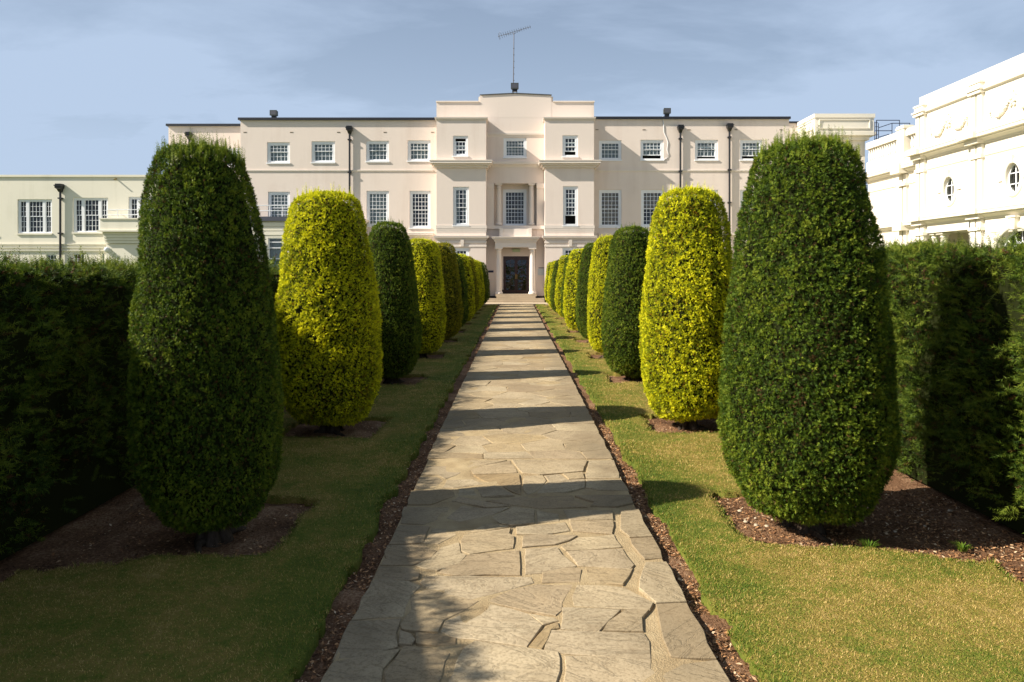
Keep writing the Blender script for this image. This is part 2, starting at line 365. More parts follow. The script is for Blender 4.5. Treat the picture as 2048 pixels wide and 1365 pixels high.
def grass_blades(side, nmax, dscale):
    """short mown blades, thinning with distance"""
    y = []; 
    for y0, y1, dens in ((2.2, 4.5, 27000), (4.5, 7, 15000), (7, 11, 5000), (11, 18, 1500), (18, 36, 500)):
        n = int((y1 - y0) * 1.9 * dens * dscale); y.append(np.stack([rng.uniform(0.93, 2.9, n) * side, rng.uniform(y0, y1, n)], 1))
    p = np.concatenate(y); p = p[grass_mask(p[:, 0], p[:, 1])]
    n = len(p); P = np.concatenate([p, np.zeros((n, 1))], 1); P[:, 2] = -0.006 + 0.006 * Waves(0.6, 14, 8)(P)
    sz = np.clip(p[:, 1] / 4.5, 0.8, 4) ** 0.7; near_edge = np.clip(1.35 - np.abs(p[:, 0]), 0, 0.3) / 0.3
    Lh = rng.uniform(0.006, 0.017, n) * (1 + 0.9 * near_edge * rng.uniform(0, 1, n)) * sz ** 0.5
    a = rng.uniform(0, 2 * np.pi, n); lean = rng.uniform(0.4, 2.4, n)
    d = np.stack([np.cos(a) * lean, np.sin(a) * lean, np.ones(n)], 1); d /= np.linalg.norm(d, axis=1)[:, None]
    wv = np.stack([-np.sin(a), np.cos(a), np.zeros(n)], 1) * (rng.uniform(0.0012, 0.0024, n) * sz * 1.1)[:, None]
    tip = P + d * Lh[:, None] * 1.15
    V = np.stack([P - wv, P + wv, tip], 1).reshape(-1, 3); tone = np.repeat(rng.uniform(0, 1, n), 3)
    # longer tufts hanging over the cut edges
    m = 150000; q = np.stack([rng.uniform(0.95, 2.9, m) * side, 2.2 + 11 * rng.uniform(0, 1, m) ** 1.6], 1); q = q[grass_mask(q[:, 0], q[:, 1])]
    o = np.zeros_like(q)
    for dx, dy in ((.045, 0), (-.045, 0), (0, .045), (0, -.045)):
        o += np.array([dx, dy]) * (~grass_mask(q[:, 0] + dx, q[:, 1] + dy))[:, None]
    e = np.abs(o).sum(1) > 0; q, o = q[e], o[e] / 0.045; n = len(q); P = np.concatenate([q, np.full((n, 1), -0.012)], 1)
    cl = np.clip(Waves(0.12, 14, 41)(P) * 0.5 + 0.6, 0.15, 1.6)
    a = rng.uniform(0, 2 * np.pi, n); d = np.stack([np.cos(a) * .6, np.sin(a) * .6, np.full(n, 0.9)], 1); d[:, :2] += o * rng.uniform(0.1, 1.1, n)[:, None]; d /= np.linalg.norm(d, axis=1)[:, None]
    wv = np.stack([-np.sin(a), np.cos(a), np.zeros(n)], 1) * rng.uniform(0.0014, 0.0028, n)[:, None]; tip = P + d * (rng.uniform(0.012, 0.034, n) * cl)[:, None]
    V = np.concatenate([V, np.stack([P - wv, P + wv, tip], 1).reshape(-1, 3)]); tone = np.concatenate([tone, np.repeat(rng.uniform(-.35, 1.0, n), 3)])
    return tri_mesh('grass', V, tone, [M['blade']])
tag(link('grass', grass_blades(1, 0, 1.0)), 'short mown grass, part dry, on the sunlit side of the path', 'grass', kind='stuff')
tag(link('grass', grass_blades(-1, 0, 0.5)), 'short mown grass in shade along the other side of the path', 'grass', kind='stuff')

# leaf litter on the soil
def litter_mesh():
    ps = []
    for x0, x1, y0, y1, n in ((1.45, 3.3, 4.2, 5.6, 15000), (2.75, 3.4, 3.2, 4.3, 5000), (0.89, 1.06, 2.4, 9, 12000), (-0.99, -0.82, 2.4, 9, 6000), (-2.9, -1.45, 4.1, 5.4, 2200), (1.45, 2.5, 7.3, 8.5, 2000), (-2.5, -1.45, 7.2, 8.4, 1000)):
        ps.append(np.stack([rng.uniform(x0, x1, n), rng.uniform(y0, y1, n)], 1))
    p = np.concatenate(ps); p = p[~grass_mask(p[:, 0], p[:, 1])]; n = len(p)
    P = np.concatenate([p, np.full((n, 1), -0.050)], 1); P[:, 2] += rng.uniform(0, 0.010, n)
    a = rng.uniform(0, 6.28, n); l = 0.003 + 0.013 * rng.uniform(0, 1, n) ** 2; wd = l * rng.uniform(0.2, 0.7, n)
    u = np.stack([np.cos(a), np.sin(a), rng.uniform(-0.5, 0.5, n)], 1) * l[:, None]; v = np.stack([-np.sin(a), np.cos(a), rng.uniform(-0.5, 0.5, n)], 1) * wd[:, None]
    V = np.stack([P - u, P + v, P + u, P - v], 1).reshape(-1, 3); F = np.arange(4 * n).reshape(-1, 4)
    return tri_mesh('leaf_litter', V, np.repeat(rng.uniform(0, 1, n), 4), [M['litter']], F)
tag(link('leaf_litter', litter_mesh()), 'brown leaf litter and chips scattered on the bare soil', 'leaf litter', kind='stuff')
# stray tufts at the edge of the bed
def tuft_mesh(n, h, seed):
    r = np.random.default_rng(seed); a = r.uniform(0, 6.28, n); q = r.uniform(0, 0.03, n); P = np.stack([q * np.cos(a), q * np.sin(a), np.full(n, -0.03)], 1)
    le = r.uniform(0.1, 0.9, n); d = np.stack([np.cos(a) * le, np.sin(a) * le, np.ones(n)], 1); ln = r.uniform(0.5, 1.0, n) * h
    m1 = P + d * (ln * 0.6)[:, None]; tip = m1 + np.stack([np.cos(a) * (le + .5), np.sin(a) * (le + .5), np.full(n, .5)], 1) * (ln * .45)[:, None]
    wv = np.stack([-np.sin(a), np.cos(a), 0 * a], 1) * 0.0025
    V = np.stack([P - wv, P + wv, m1 + wv, P - wv, m1 + wv, m1 - wv, m1 - wv, m1 + wv, tip], 1).reshape(-1, 3)
    return tri_mesh('grass_tuft', V, np.repeat(r.uniform(-.6, .3, n), 9), [M['blade']])
for (px, py, h, lab) in ((1738, 1090, .075, 'taller tuft of green grass on the soil bed edge under the large green yew'), (1925, 1092, .06, 'green grass tuft at the corner where lawn, soil bed and sunlit hedge meet'), (1500, 1082, .05, 'small grass tuft at the path-side corner of the large green yew bed')):
    x, y = gp(px, py); o = link('grass_tuft', tuft_mesh(70, h, int(px)), None, (x, y, 0.0)); tag(o, lab, 'grass tuft', 'stray grass tufts round the bed')
# loose pebbles
def pebble(r, seed):
    q = np.random.default_rng(seed); b = MB(); seg = 6
    pr = [(0.05, -0.35), (0.8, -0.3), (1.0, 0.05), (0.6, 0.45), (0.05, 0.55)]
    b.lathe((0, 0, 0), [(a * r, z * r) for a, z in pr], seg)
    b.v = [tuple(np.array(v) * q.uniform(0.75, 1.25, 3)) for v in b.v]; return b.mesh('pebble', M['step'])
pm = [pebble(0.018, 3), pebble(0.012, 9)]
for i, (px, py) in enumerate([(1492, 1031), (1511, 1024), (1512, 1038), (1545, 1027), (1534, 1040), (1432, 992), (1480, 1010), (1790, 1050), (1900, 1010), (1850, 1040)]):
    x, y = gp(px, py); o = link('pebble', pm[i % 2], None, (x, y, -0.045)); o.rotation_euler = (0, 0, i * 1.3)
    tag(o, 'small pale pebble lying on bare soil under the large dark green yew', 'pebble', 'pebbles on the soil bed')

# ------------------------------------------------------------------ crazy paving
TR = {'A': (620, 1140, 2.381), 'B': (700, 990, 2.926), 'C': (780, 860, 3.938)}
traced = [
('A', [(785,335),(900,355),(1030,370),(1180,392),(1190,420),(1185,480),(1165,575),(630,575),(690,490),(700,430),(740,370)]),
('A', [(1215,408),(1400,412),(1620,432),(1625,470),(1650,495),(1600,540),(1590,575),(1200,575),(1222,470)]),
('A', [(1150,285),(1385,295),(1590,298),(1610,340),(1618,425),(1400,405),(1220,395),(1115,382)]),
('A', [(1205,180),(1330,180),(1480,188),(1420,240),(1375,288),(1195,278)]),
('A', [(1500,190),(1610,192),(1575,225),(1585,290),(1395,287),(1425,245)]),
('A', [(1270,72),(1400,75),(1500,85),(1635,155),(1615,185),(1480,182),(1340,175),(1262,170),(1250,130)]),
('A', [(1080,68),(1260,70),(1225,115),(1195,160),(1195,190),(1170,218),(1010,185),(840,150),(960,95)]),
('A', [(545,28),(850,30),(1050,35),(1060,58),(950,92),(770,140),(690,122),(565,88),(525,60)]),
('A', [(825,155),(960,185),(1040,210),(1108,262),(1032,365),(900,345),(780,325),(690,318),(620,295),(640,245),(735,205)]),
('A', [(1045,208),(1165,225),(1180,240),(1110,258)]),
('A', [(1125,268),(1180,250),(1185,275),(1150,282),(1105,378),(1045,365)]),
('A', [(560,95),(690,128),(805,150),(735,195),(640,238),(612,295),(500,288),(440,278),(430,258),(480,190),(480,130)]),
('A', [(432,288),(480,300),(495,330),(480,350),(430,345)]),
('A', [(502,297),(610,305),(690,328),(690,350),(600,358),(510,345)]),
('A', [(450,365),(650,385),(660,400),(640,440),(600,575),(360,575),(350,490),(400,440)]),
('A', [(300,45),(470,55),(520,78),(478,120),(440,220),(200,235)]),
('A', [(192,242),(430,232),(405,300),(410,360),(330,385),(100,430)]),
('A', [(92,440),(330,395),(420,378),(350,470),(335,575),(18,575)]),
('A', [(1600,-35),(1718,-38),(1815,150),(1650,155),(1565,85)]),
('A', [(1650,165),(1815,158),(1880,290),(1940,418),(1760,425),(1715,415),(1690,330)]),
('A', [(1690,490),(1770,440),(1950,430),(2010,540),(2030,575),(1610,575)]),
('A', [(1315,-8),(1535,-8),(1490,66),(1320,62)]),
('A', [(1110,12),(1160,5),(1240,-15),(1288,0),(1283,58),(1105,60)]),
('B', [(690,352),(990,325),(990,468),(600,466),(510,455),(560,425),(640,405)]),
('B', [(1030,315),(1215,305),(1245,350),(1318,415),(1180,450),(1030,460)]),
('B', [(1232,300),(1340,252),(1540,232),(1585,300),(1430,315),(1262,322)]),
('B', [(1270,330),(1590,314),(1660,410),(1640,432),(1500,425),(1340,412)]),
('B', [(1015,240),(1130,234),(1325,240),(1280,262),(1200,290),(1010,305)]),
('B', [(975,190),(1200,170),(1255,162),(1290,210),(1130,228),(975,228)]),
('B', [(1290,158),(1535,147),(1545,180),(1530,225),(1302,212)]),
('B', [(1255,88),(1535,92),(1535,138),(1290,148),(1268,130)]),
('B', [(830,130),(960,72),(1080,88),(1080,163),(950,173),(880,163)]),
('B', [(1092,92),(1222,112),(1218,150),(1095,162)]),
('B', [(670,235),(940,192),(930,225),(960,242),(950,310),(700,345),(655,330),(645,270)]),
('B', [(480,197),(600,202),(622,235),(520,288),(432,280)]),
('B', [(640,182),(830,168),(935,182),(920,188),(660,226),(632,202)]),
('B', [(290,178),(460,188),(425,278),(230,288)]),
('B', [(315,70),(580,72),(560,128),(430,170),(292,166)]),
('B', [(650,64),(800,80),(930,76),(820,120),(640,160),(565,138)]),
('B', [(222,300),(420,292),(508,330),(470,370),(370,408),(180,410)]),
('B', [(175,420),(360,430),(420,458),(400,490),(300,505),(138,500)]),
('B', [(540,310),(635,282),(648,340),(680,352),(640,400),(510,443),(430,430),(382,413),(480,370)]),
('B', [(1590,97),(1690,82),(1765,240),(1640,245),(1582,200)]),
('B', [(1642,257),(1775,247),(1838,368),(1725,374),(1655,290)]),
('B', [(800,35),(1050,8),(1298,2),(1310,30),(1390,66),(1110,78),(1000,63)]),
('B', [(602,36),(640,14),(780,40),(940,62),(800,72)]),
('B', [(1320,6),(1450,2),(1640,2),(1660,48),(1560,65),(1405,62),(1432,40)]),
('C', [(965,237),(1555,237),(1522,322),(1180,352),(1045,340),(990,280)]),
('C', [(1058,364),(1200,360),(1235,400),(1140,498),(1085,512),(1052,470)]),
('C', [(1218,362),(1338,352),(1398,396),(1530,392),(1533,452),(1400,484),(1155,503),(1252,405)]),
('C', [(1358,346),(1518,334),(1530,380),(1408,388)]),
('C', [(660,354),(1020,347),(1030,512),(840,425),(745,400)]),
('C', [(450,397),(640,392),(738,430),(500,458),(420,453)]),
('C', [(622,302),(945,242),(1005,335),(655,345)]),
('C', [(640,242),(920,240),(622,296),(552,288)]),
('C', [(290,287),(540,287),(556,340),(440,383),(380,350),(245,350)]),
('C', [(1578,242),(1762,242),(1812,380),(1550,380),(1545,325)]),
('C', [(230,372),(370,368),(408,400),(340,462),(198,462)]),
('C', [(150,480),(498,470),(508,520),(320,583),(140,585)]),
('C', [(542,467),(648,462),(678,513),(542,515)]),
('C', [(682,462),(825,442),(975,513),(725,523)]),
('C', [(1550,392),(1820,392),(1878,478),(1640,470),(1545,452)]),
]
stones = []
for k, pl in traced:
    x0, y0, s = TR[k]; q = [gp(x0 + u / s, y0 + v / s) for u, v in pl]
    q = [(min(max(x, PX0 + random.uniform(0, .012)), PX1 - random.uniform(0, .012)), y) for x, y in q]; stones.append(q)
def clip(poly, n, c):                                     # keep n.p <= c
    outp = []
    for i in range(len(poly)):
        a, b_ = poly[i], poly[(i + 1) % len(poly)]; da = a[0]*n[0] + a[1]*n[1] - c; db = b_[0]*n[0] + b_[1]*n[1] - c
        if da <= 0: outp.append(a)
        if da * db < 0:
            t_ = da / (da - db); outp.append((a[0] + (b_[0]-a[0]) * t_, a[1] + (b_[1]-a[1]) * t_))
    return outp
def voronoi(y0, y1, target):
    pts = []; tries = 0
    sp = Waves(1.2, 10, 12)
    while tries < 14000:
        tries += 1; p = (random.uniform(PX0, PX1), random.uniform(y0, y1))
        r = target * (1 + 0.25 * float(sp([(p[0], p[1], 0)])[0])) * random.uniform(0.75, 1.15)
        if all(((p[0]-q[0]) * 0.78) ** 2 + (p[1]-q[1]) ** 2 > (0.5 * (r + q[2])) ** 2 for q in pts if abs(q[1] - p[1]) < 0.8): pts.append((p[0], p[1], r))
    res = []
    for p in pts:
        poly = [(PX0, y0), (PX1, y0), (PX1, y1), (PX0, y1)]
        for q in pts:
            if q is p or abs(q[1] - p[1]) > 1.2: continue
            kx = 0.78 ** 2; nx_, ny_ = (q[0]-p[0]) * kx, q[1]-p[1]; mx_, my_ = (p[0]+q[0]) / 2, (p[1]+q[1]) / 2
            poly = clip(poly, (nx_, ny_), nx_ * mx_ + ny_ * my_)
            if not poly: break
        if len(poly) >= 3: res.append(poly)
    return res
yc = gp(1032, 918)[1]
far_stones = voronoi(yc + 0.01, 36.3, 0.36); near_stones = voronoi(0.4, gp(1032, 1386)[1], 0.42)
far_stones.sort(key=lambda p: min(v[1] for v in p))
all_stones = stones + near_stones + far_stones
jn = Waves(0.22, 14, 21); jn2 = Waves(0.06, 14, 22)
def stone_geo(poly, gap):
    poly = np.array(poly); c = poly.mean(0)
    area = 0.5 * np.sum(poly[:, 0] * np.roll(poly[:, 1], -1) - np.roll(poly[:, 0], -1) * poly[:, 1])
    if area < 0: poly = poly[::-1]
    pts = []
    for i in range(len(poly)):
        a, b_ = poly[i], poly[(i + 1) % len(poly)]; l = np.linalg.norm(b_ - a); n = max(1, min(4, int(l / 0.09)))
        for k in range(n): pts.append(a + (b_ - a) * k / n)
    pts = np.array(pts); P3 = np.concatenate([pts, np.zeros((len(pts), 1))], 1)
    d = np.roll(pts, -1, 0) - np.roll(pts, 1, 0); d /= np.linalg.norm(d, axis=1)[:, None] + 1e-9
    nin = np.stack([-d[:, 1], d[:, 0]], 1)
    off = gap + 0.004 * jn(P3) + 0.0025 * jn2(P3)
    outer = pts + nin * np.clip(off, -0.009, 0.02)[:, None]; outer[:, 0] = np.clip(outer[:, 0], PX0 - 0.01, PX1 + 0.01)
    inner = outer + nin * 0.004
    tilt = np.array([random.uniform(-.004, .004), random.uniform(-.004, .004)]); h = random.uniform(-0.002, 0.002)
    zo = h + (outer - c) @ tilt; zi = zo + 0.0012
    n = len(pts)
    V = [(x, y, -0.07) for x, y in outer] + [(x, y, z - 0.002) for (x, y), z in zip(outer, zo)] + [(x, y, z) for (x, y), z in zip(inner, zi)]
    F_ = [(i, (i+1) % n, n + (i+1) % n, n + i) for i in range(n)] + [(n + i, n + (i+1) % n, 2*n + (i+1) % n, 2*n + i) for i in range(n)] + [tuple(range(2*n, 3*n))]
    return V, F_, random.random()
path = MB(); pv = []
ny_ = 300; nxp = 24
for j in range(ny_ + 1):
    y = 0.2 + 36.2 * (j / ny_) ** 1.6
    for i in range(nxp + 1):
        x = PX0 + 0.02 + (PX1 - PX0 - 0.04) * i / nxp; pv.append((x, y, -0.0075))
pv = np.array(pv); pv[:, 2] = np.minimum(-0.0062 + 0.0046 * Waves(0.4, 14, 77)(pv), 0.0005)
path.add(pv, [(j*(nxp+1)+i, j*(nxp+1)+i+1, (j+1)*(nxp+1)+i+1, (j+1)*(nxp+1)+i) for j in range(ny_) for i in range(nxp)], 0, True)
path_o = path.build('path', M['mortar']); tag(path_o, 'narrow crazy paving path running straight to the entrance steps', kind='structure')
stuff = MB(); tones = []
for k, pl in enumerate(all_stones):
    V, F_, tone = stone_geo(pl, -0.0045 if k < len(stones) else 0.0035)
    if k < 300:
        me = bpy.data.meshes.new('paving_stone'); me.from_pydata(V, [], F_); me.materials.append(M['flag'])
        a = me.attributes.new('tone', 'FLOAT', 'POINT'); a.data.foreach_set('value', [tone] * len(V)); me.update(); link('paving_stone', me, path_o)
    else: stuff.add(V, F_); tones += [tone] * len(V)
if stuff.v:
    me = stuff.mesh('far_paving', M['flag']); a = me.attributes.new('tone', 'FLOAT', 'POINT'); a.data.foreach_set('value', tones)
    tag(link('far_paving', me, path_o), kind='stuff')
b = MB(); b.box(-14, 16, 36.3, 41, -0.2, -0.006); tag(b.build('terrace', M['step']), 'pale stone terrace strip in front of the house', kind='structure')

# ------------------------------------------------------------------ clipped yews
def needles(P, Nn, L_, n_need, nl, nw, spread, up, tone, r, flat=0.0):
    """sprigs of two-ranked needles. P,Nn:(n,3); L_,nl,nw,tone:(n,)"""
    n = len(P)
    ax = Nn + r.normal(size=(n, 3)) * spread + np.array([0, 0, 1.0]) * (up if np.isscalar(up) else up[:, None])
    ax /= np.linalg.norm(ax, axis=1)[:, None]
    sd_ = np.cross(ax, Nn * flat + r.normal(size=(n, 3)) * 0.6); sd_ /= np.linalg.norm(sd_, axis=1)[:, None] + 1e-9
    pn = np.cross(ax, sd_)
    out_v, out_t = [], []
    for k in range(n_need):
        s = (0.15 + 0.85 * k / max(1, n_need - 1)); sg = 1 if k % 2 else -1
        last = k == n_need - 1
        base = P + ax * (L_ * s * 0.8)[:, None]
        d = ax * (1.4 if last else 0.65) + sd_ * (0.15 if last else 0.9) * sg + pn * r.normal(0, 0.35, n)[:, None] + r.normal(0, 0.12, (n, 3))
        d /= np.linalg.norm(d, axis=1)[:, None]
        wv = np.cross(pn + r.normal(0, 0.35, (n, 3)), d); wv /= np.linalg.norm(wv, axis=1)[:, None] + 1e-9
        wv *= nw[:, None]
        ln = nl * (1.0 - 0.35 * (s - 0.3) ** 2) * r.uniform(0.8, 1.15, n)
        tip = base + d * ln[:, None]; mid = base + d * (ln * 0.4)[:, None]
        out_v.append(np.stack([base, mid + wv, tip, base, tip, mid - wv], 1)[:, [0, 1, 2, 3, 4, 5]] if False else np.stack([base - wv * 0.8, base + wv * 0.8, tip], 1))
        out_t.append(np.repeat((tone + r.normal(0, 0.07, n) + 0.10 * (s - 0.5))[:, None], 3, 1))
    return np.concatenate(out_v).reshape(-1, 3), np.concatenate(out_t).ravel()

PROF = {  # (height, radius) of a clipped crown 2.6 m tall and 0.59 m in radius
 'a': [(0.04, 0.05), (0.06, 0.22), (0.13, 0.39), (0.34, 0.535), (0.60, 0.588), (0.88, 0.59), (1.20, 0.572), (1.52, 0.54), (1.85, 0.495), (2.14, 0.445), (2.37, 0.402), (2.51, 0.335), (2.58, 0.24), (2.60, 0.0)],
 'b': [(0.06, 0.05), (0.08, 0.27), (0.15, 0.42), (0.33, 0.54), (0.58, 0.585), (0.88, 0.59), (1.25, 0.58), (1.55, 0.55), (1.90, 0.50), (2.20, 0.455), (2.43, 0.41), (2.54, 0.345), (2.59, 0.24), (2.60, 0.0)]}
def crown_mesh(kind, n_sprig, n_need, size, seed, sprouts):
    r = np.random.default_rng(seed); pr = np.array(PROF[kind]); hs = np.linspace(pr[0, 0], pr[-1, 0], 600)
    # smooth interpolation along the profile's length
    t = np.concatenate([[0], np.cumsum(np.linalg.norm(np.diff(pr, axis=0), axis=1))]); tt = np.linspace(0, t[-1], 600)
    h = np.interp(tt, t, pr[:, 0]); rad = np.interp(tt, t, pr[:, 1])
    ker = np.hanning(41); ker /= ker.sum(); h = np.convolve(np.pad(h, 20, 'edge'), ker, 'valid'); rad = np.convolve(np.pad(rad, 20, 'edge'), ker, 'valid'); rad[-1] = 0.0
    dh, dr = np.gradient(h), np.gradient(rad); nl_ = np.hypot(dh, dr) + 1e-9; nr, nz = dh / nl_, -dr / nl_
    wgt = (rad + 0.01) * nl_; wgt /= wgt.sum()
    lump, lump2, gapn = Waves(0.55, 12, seed), Waves(0.12, 14, seed + 1), Waves(0.055, 16, seed + 2)
    idx = r.choice(600, int(n_sprig * 1.35), p=wgt); th = r.uniform(0, 2 * np.pi, len(idx))
    P = np.stack([rad[idx] * np.cos(th), rad[idx] * np.sin(th), h[idx]], 1); Nn = np.stack([nr[idx] * np.cos(th), nr[idx] * np.sin(th), nz[idx]], 1)
    g = gapn(P); keep = g > -1.25; P, Nn, g = P[keep], Nn[keep], g[keep]
    off = 0.011 * lump(P) + 0.005 * lump2(P) + 0.004 * g - 0.020 + r.uniform(-0.020, 0.004, len(P))
    P = P + Nn * off[:, None]
    n = len(P); tone = 0.46 + 0.14 * g + 0.09 * lump2(P) + r.normal(0, 0.16, n)
    tone[r.uniform(size=n) < 0.018] = -0.35
    V, T = needles(P, Nn, r.uniform(0.022, 0.040, n) * size, n_need, np.full(n, 0.019) * size, np.full(n, 0.0040) * size, 1.0, 0.30, tone, r, 1.6)
    # upright new shoots on top
    if sprouts:
        k = sprouts; a = r.uniform(0, 6.28, k); q = np.sqrt(r.uniform(0, 1, k)) * 0.36; rr = np.interp(q, rad[::-1][:180], h[::-1][:180])
        Ps = np.stack([q * np.cos(a), q * np.sin(a), rr - 0.03], 1)
        for rep in range(2):
            V2, T2 = needles(Ps, np.tile([0, 0, 1.0], (k, 1)), 0.05 + 0.12 * r.uniform(0, 1, k) ** 2, 15, np.full(k, 0.018), np.full(k, 0.0030), 0.12, 0.6, r.normal(0.72, 0.15, k), r)
            V = np.concatenate([V, V2]); T = np.concatenate([T, T2])
    # twiggy inside
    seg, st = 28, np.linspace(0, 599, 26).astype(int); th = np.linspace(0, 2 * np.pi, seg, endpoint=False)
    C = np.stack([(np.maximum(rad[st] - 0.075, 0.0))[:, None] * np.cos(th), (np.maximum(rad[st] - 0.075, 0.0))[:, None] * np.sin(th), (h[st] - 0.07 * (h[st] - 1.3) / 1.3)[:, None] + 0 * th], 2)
    ids = np.arange(26 * seg).reshape(26, seg); a, b_, c, d = ids[:-1], np.roll(ids, -1, 1)[:-1], np.roll(ids, -1, 1)[1:], ids[1:]
    tri = np.concatenate([np.stack([a, b_, c], 2).reshape(-1, 3), np.stack([a, c, d], 2).reshape(-1, 3)])
    Cv = C.reshape(-1, 3)[tri.ravel()]
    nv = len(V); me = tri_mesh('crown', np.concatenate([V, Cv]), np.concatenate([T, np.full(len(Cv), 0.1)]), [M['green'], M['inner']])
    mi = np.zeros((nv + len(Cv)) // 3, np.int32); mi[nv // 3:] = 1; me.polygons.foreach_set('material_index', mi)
    return me
def trunk_mesh(seed):
    r = random.Random(seed); b = MB()
    for k in range(5):
        a = k * 1.3 + r.uniform(-.3, .3); q = r.uniform(0.03, 0.09); l = r.uniform(0.08, 0.2)
        p0 = Vector((math.cos(a) * q * 1.7, math.sin(a) * q * 1.7, -0.09)); p1 = Vector((math.cos(a) * q, math.sin(a) * q, 0.05)); p2 = Vector((math.cos(a) * (q + l * .5), math.sin(a) * (q + l * .5), 0.3)); p3 = Vector((math.cos(a) * (q + l), math.sin(a) * (q + l), 0.75))
        b.tube([p0, p1, p2, p3], [0.055, 0.040, 0.032, 0.02], 8)
    b.tube([(0, 0, -0.1), (0.01, 0, 0.1), (0, 0.02, 0.6), (0.02, 0, 1.6)], [0.10, 0.075, 0.06, 0.03], 10)
    for k in range(3):
        a = r.uniform(0, 6.28); b.tube([(0.05 * math.cos(a), 0.05 * math.sin(a), -0.03), (0.16 * math.cos(a), 0.16 * math.sin(a), -0.02), (0.28 * math.cos(a + .3), 0.28 * math.sin(a + .3), -0.075)], [0.035, 0.024, 0.010], 7)
    return b.mesh('trunk', M['bark'])
CM = {'hiA': crown_mesh('a', 52000, 7, 0.78, 11, 230), 'hiB': crown_mesh('b', 44000, 7, 0.88, 31, 70),
      'midA': crown_mesh('a', 22000, 6, 1.2, 51, 60), 'midB': crown_mesh('b', 22000, 6, 1.2, 71, 30), 'loA': crown_mesh('a', 7500, 6, 1.9, 91, 0), 'loB': crown_mesh('b', 7500, 6, 1.9, 95, 0)}
TM = [trunk_mesh(1), trunk_mesh(2)]
ORD = ['first', 'second', 'third', 'fourth', 'fifth', 'sixth', 'seventh', 'eighth', 'ninth', 'tenth', 'eleventh', 'twelfth']
def yew(x, y, r, h, kind, mesh, label, group, rot):
    o = empty('topiary_yew', (x, y, -0.015)); tag(o, label, 'topiary', group); o.rotation_euler = (0, math.radians({4.6: -2.0, 7.65: -1.6, 11.0: -1.0}.get(y, 0.0)), 0)   # the old yews on this side lean a little
    c = link('crown', CM[mesh], o); c.scale = (r / 0.59, r / 0.59, h / 2.6); c.rotation_euler = (0, 0, rot)
    c.material_slots[0].link = 'OBJECT'; c.material_slots[0].material = M[kind]
    t = link('trunk', TM[int(rot * 10) % 2], o); t.rotation_euler = (0, 0, rot * 2)
right = [(1.965, .560, 2.60, 'green', 'hiA'), (1.94, .545, 2.63, 'gold', 'hiB'), (1.86, .485, 2.42, 'green', 'midA'), (1.90, .46, 2.42, 'gold', 'midB'), (1.92, .45, 2.40, 'green', 'midA'), (1.90, .54, 2.34, 'gold', 'loB'),
         (1.94, .47, 2.30, 'green', 'loA'), (1.92, .48, 2.27, 'gold', 'loB'), (1.92, .53, 2.20, 'green', 'loA'), (1.92, .53, 2.18, 'gold', 'loB'), (1.92, .46, 2.15, 'green', 'loA'), (1.92, .47, 2.16, 'gold', 'loB')]
left = [(-1.99, .470, 2.54, 'green', 'hiA'), (-2.01, .560, 2.58, 'gold', 'hiB'), (-1.96, .475, 2.48, 'green', 'midA'), (-1.93, .50, 2.36, 'gold', 'midB'), (-1.90, .57, 2.40, 'olive', 'midB'), (-1.92, .55, 2.22, 'green', 'loA'),
        (-1.92, .58, 2.25, 'gold', 'loB'), (-1.92, .53, 2.24, 'olive', 'loB'), (-1.92, .52, 2.2, 'gold', 'loB'), (-1.92, .52, 2.2, 'gold', 'loB'), (-1.92, .55, 2.15, 'green', 'loA'), (-1.92, .58, 2.18, 'green', 'loA')]
cname = {'green': 'dark green clipped yew', 'gold': 'golden yellow clipped yew', 'olive': 'olive green clipped yew'}
for rows, Ys, where in ((right, RY, 'row beside the sunlit hedge'), (left, LY, 'row beside the shaded hedge')):
    for k, ((x, r_, h_, kind, mesh), y) in enumerate(zip(rows, Ys)):
        yew(x, y, r_, h_, kind, mesh, f'{cname[kind]}, {ORD[11 - k]} from the entrance steps, {where}', 'clipped yews lining the path', 0.7 + k * 1.37 + (3 if rows is left else 0))

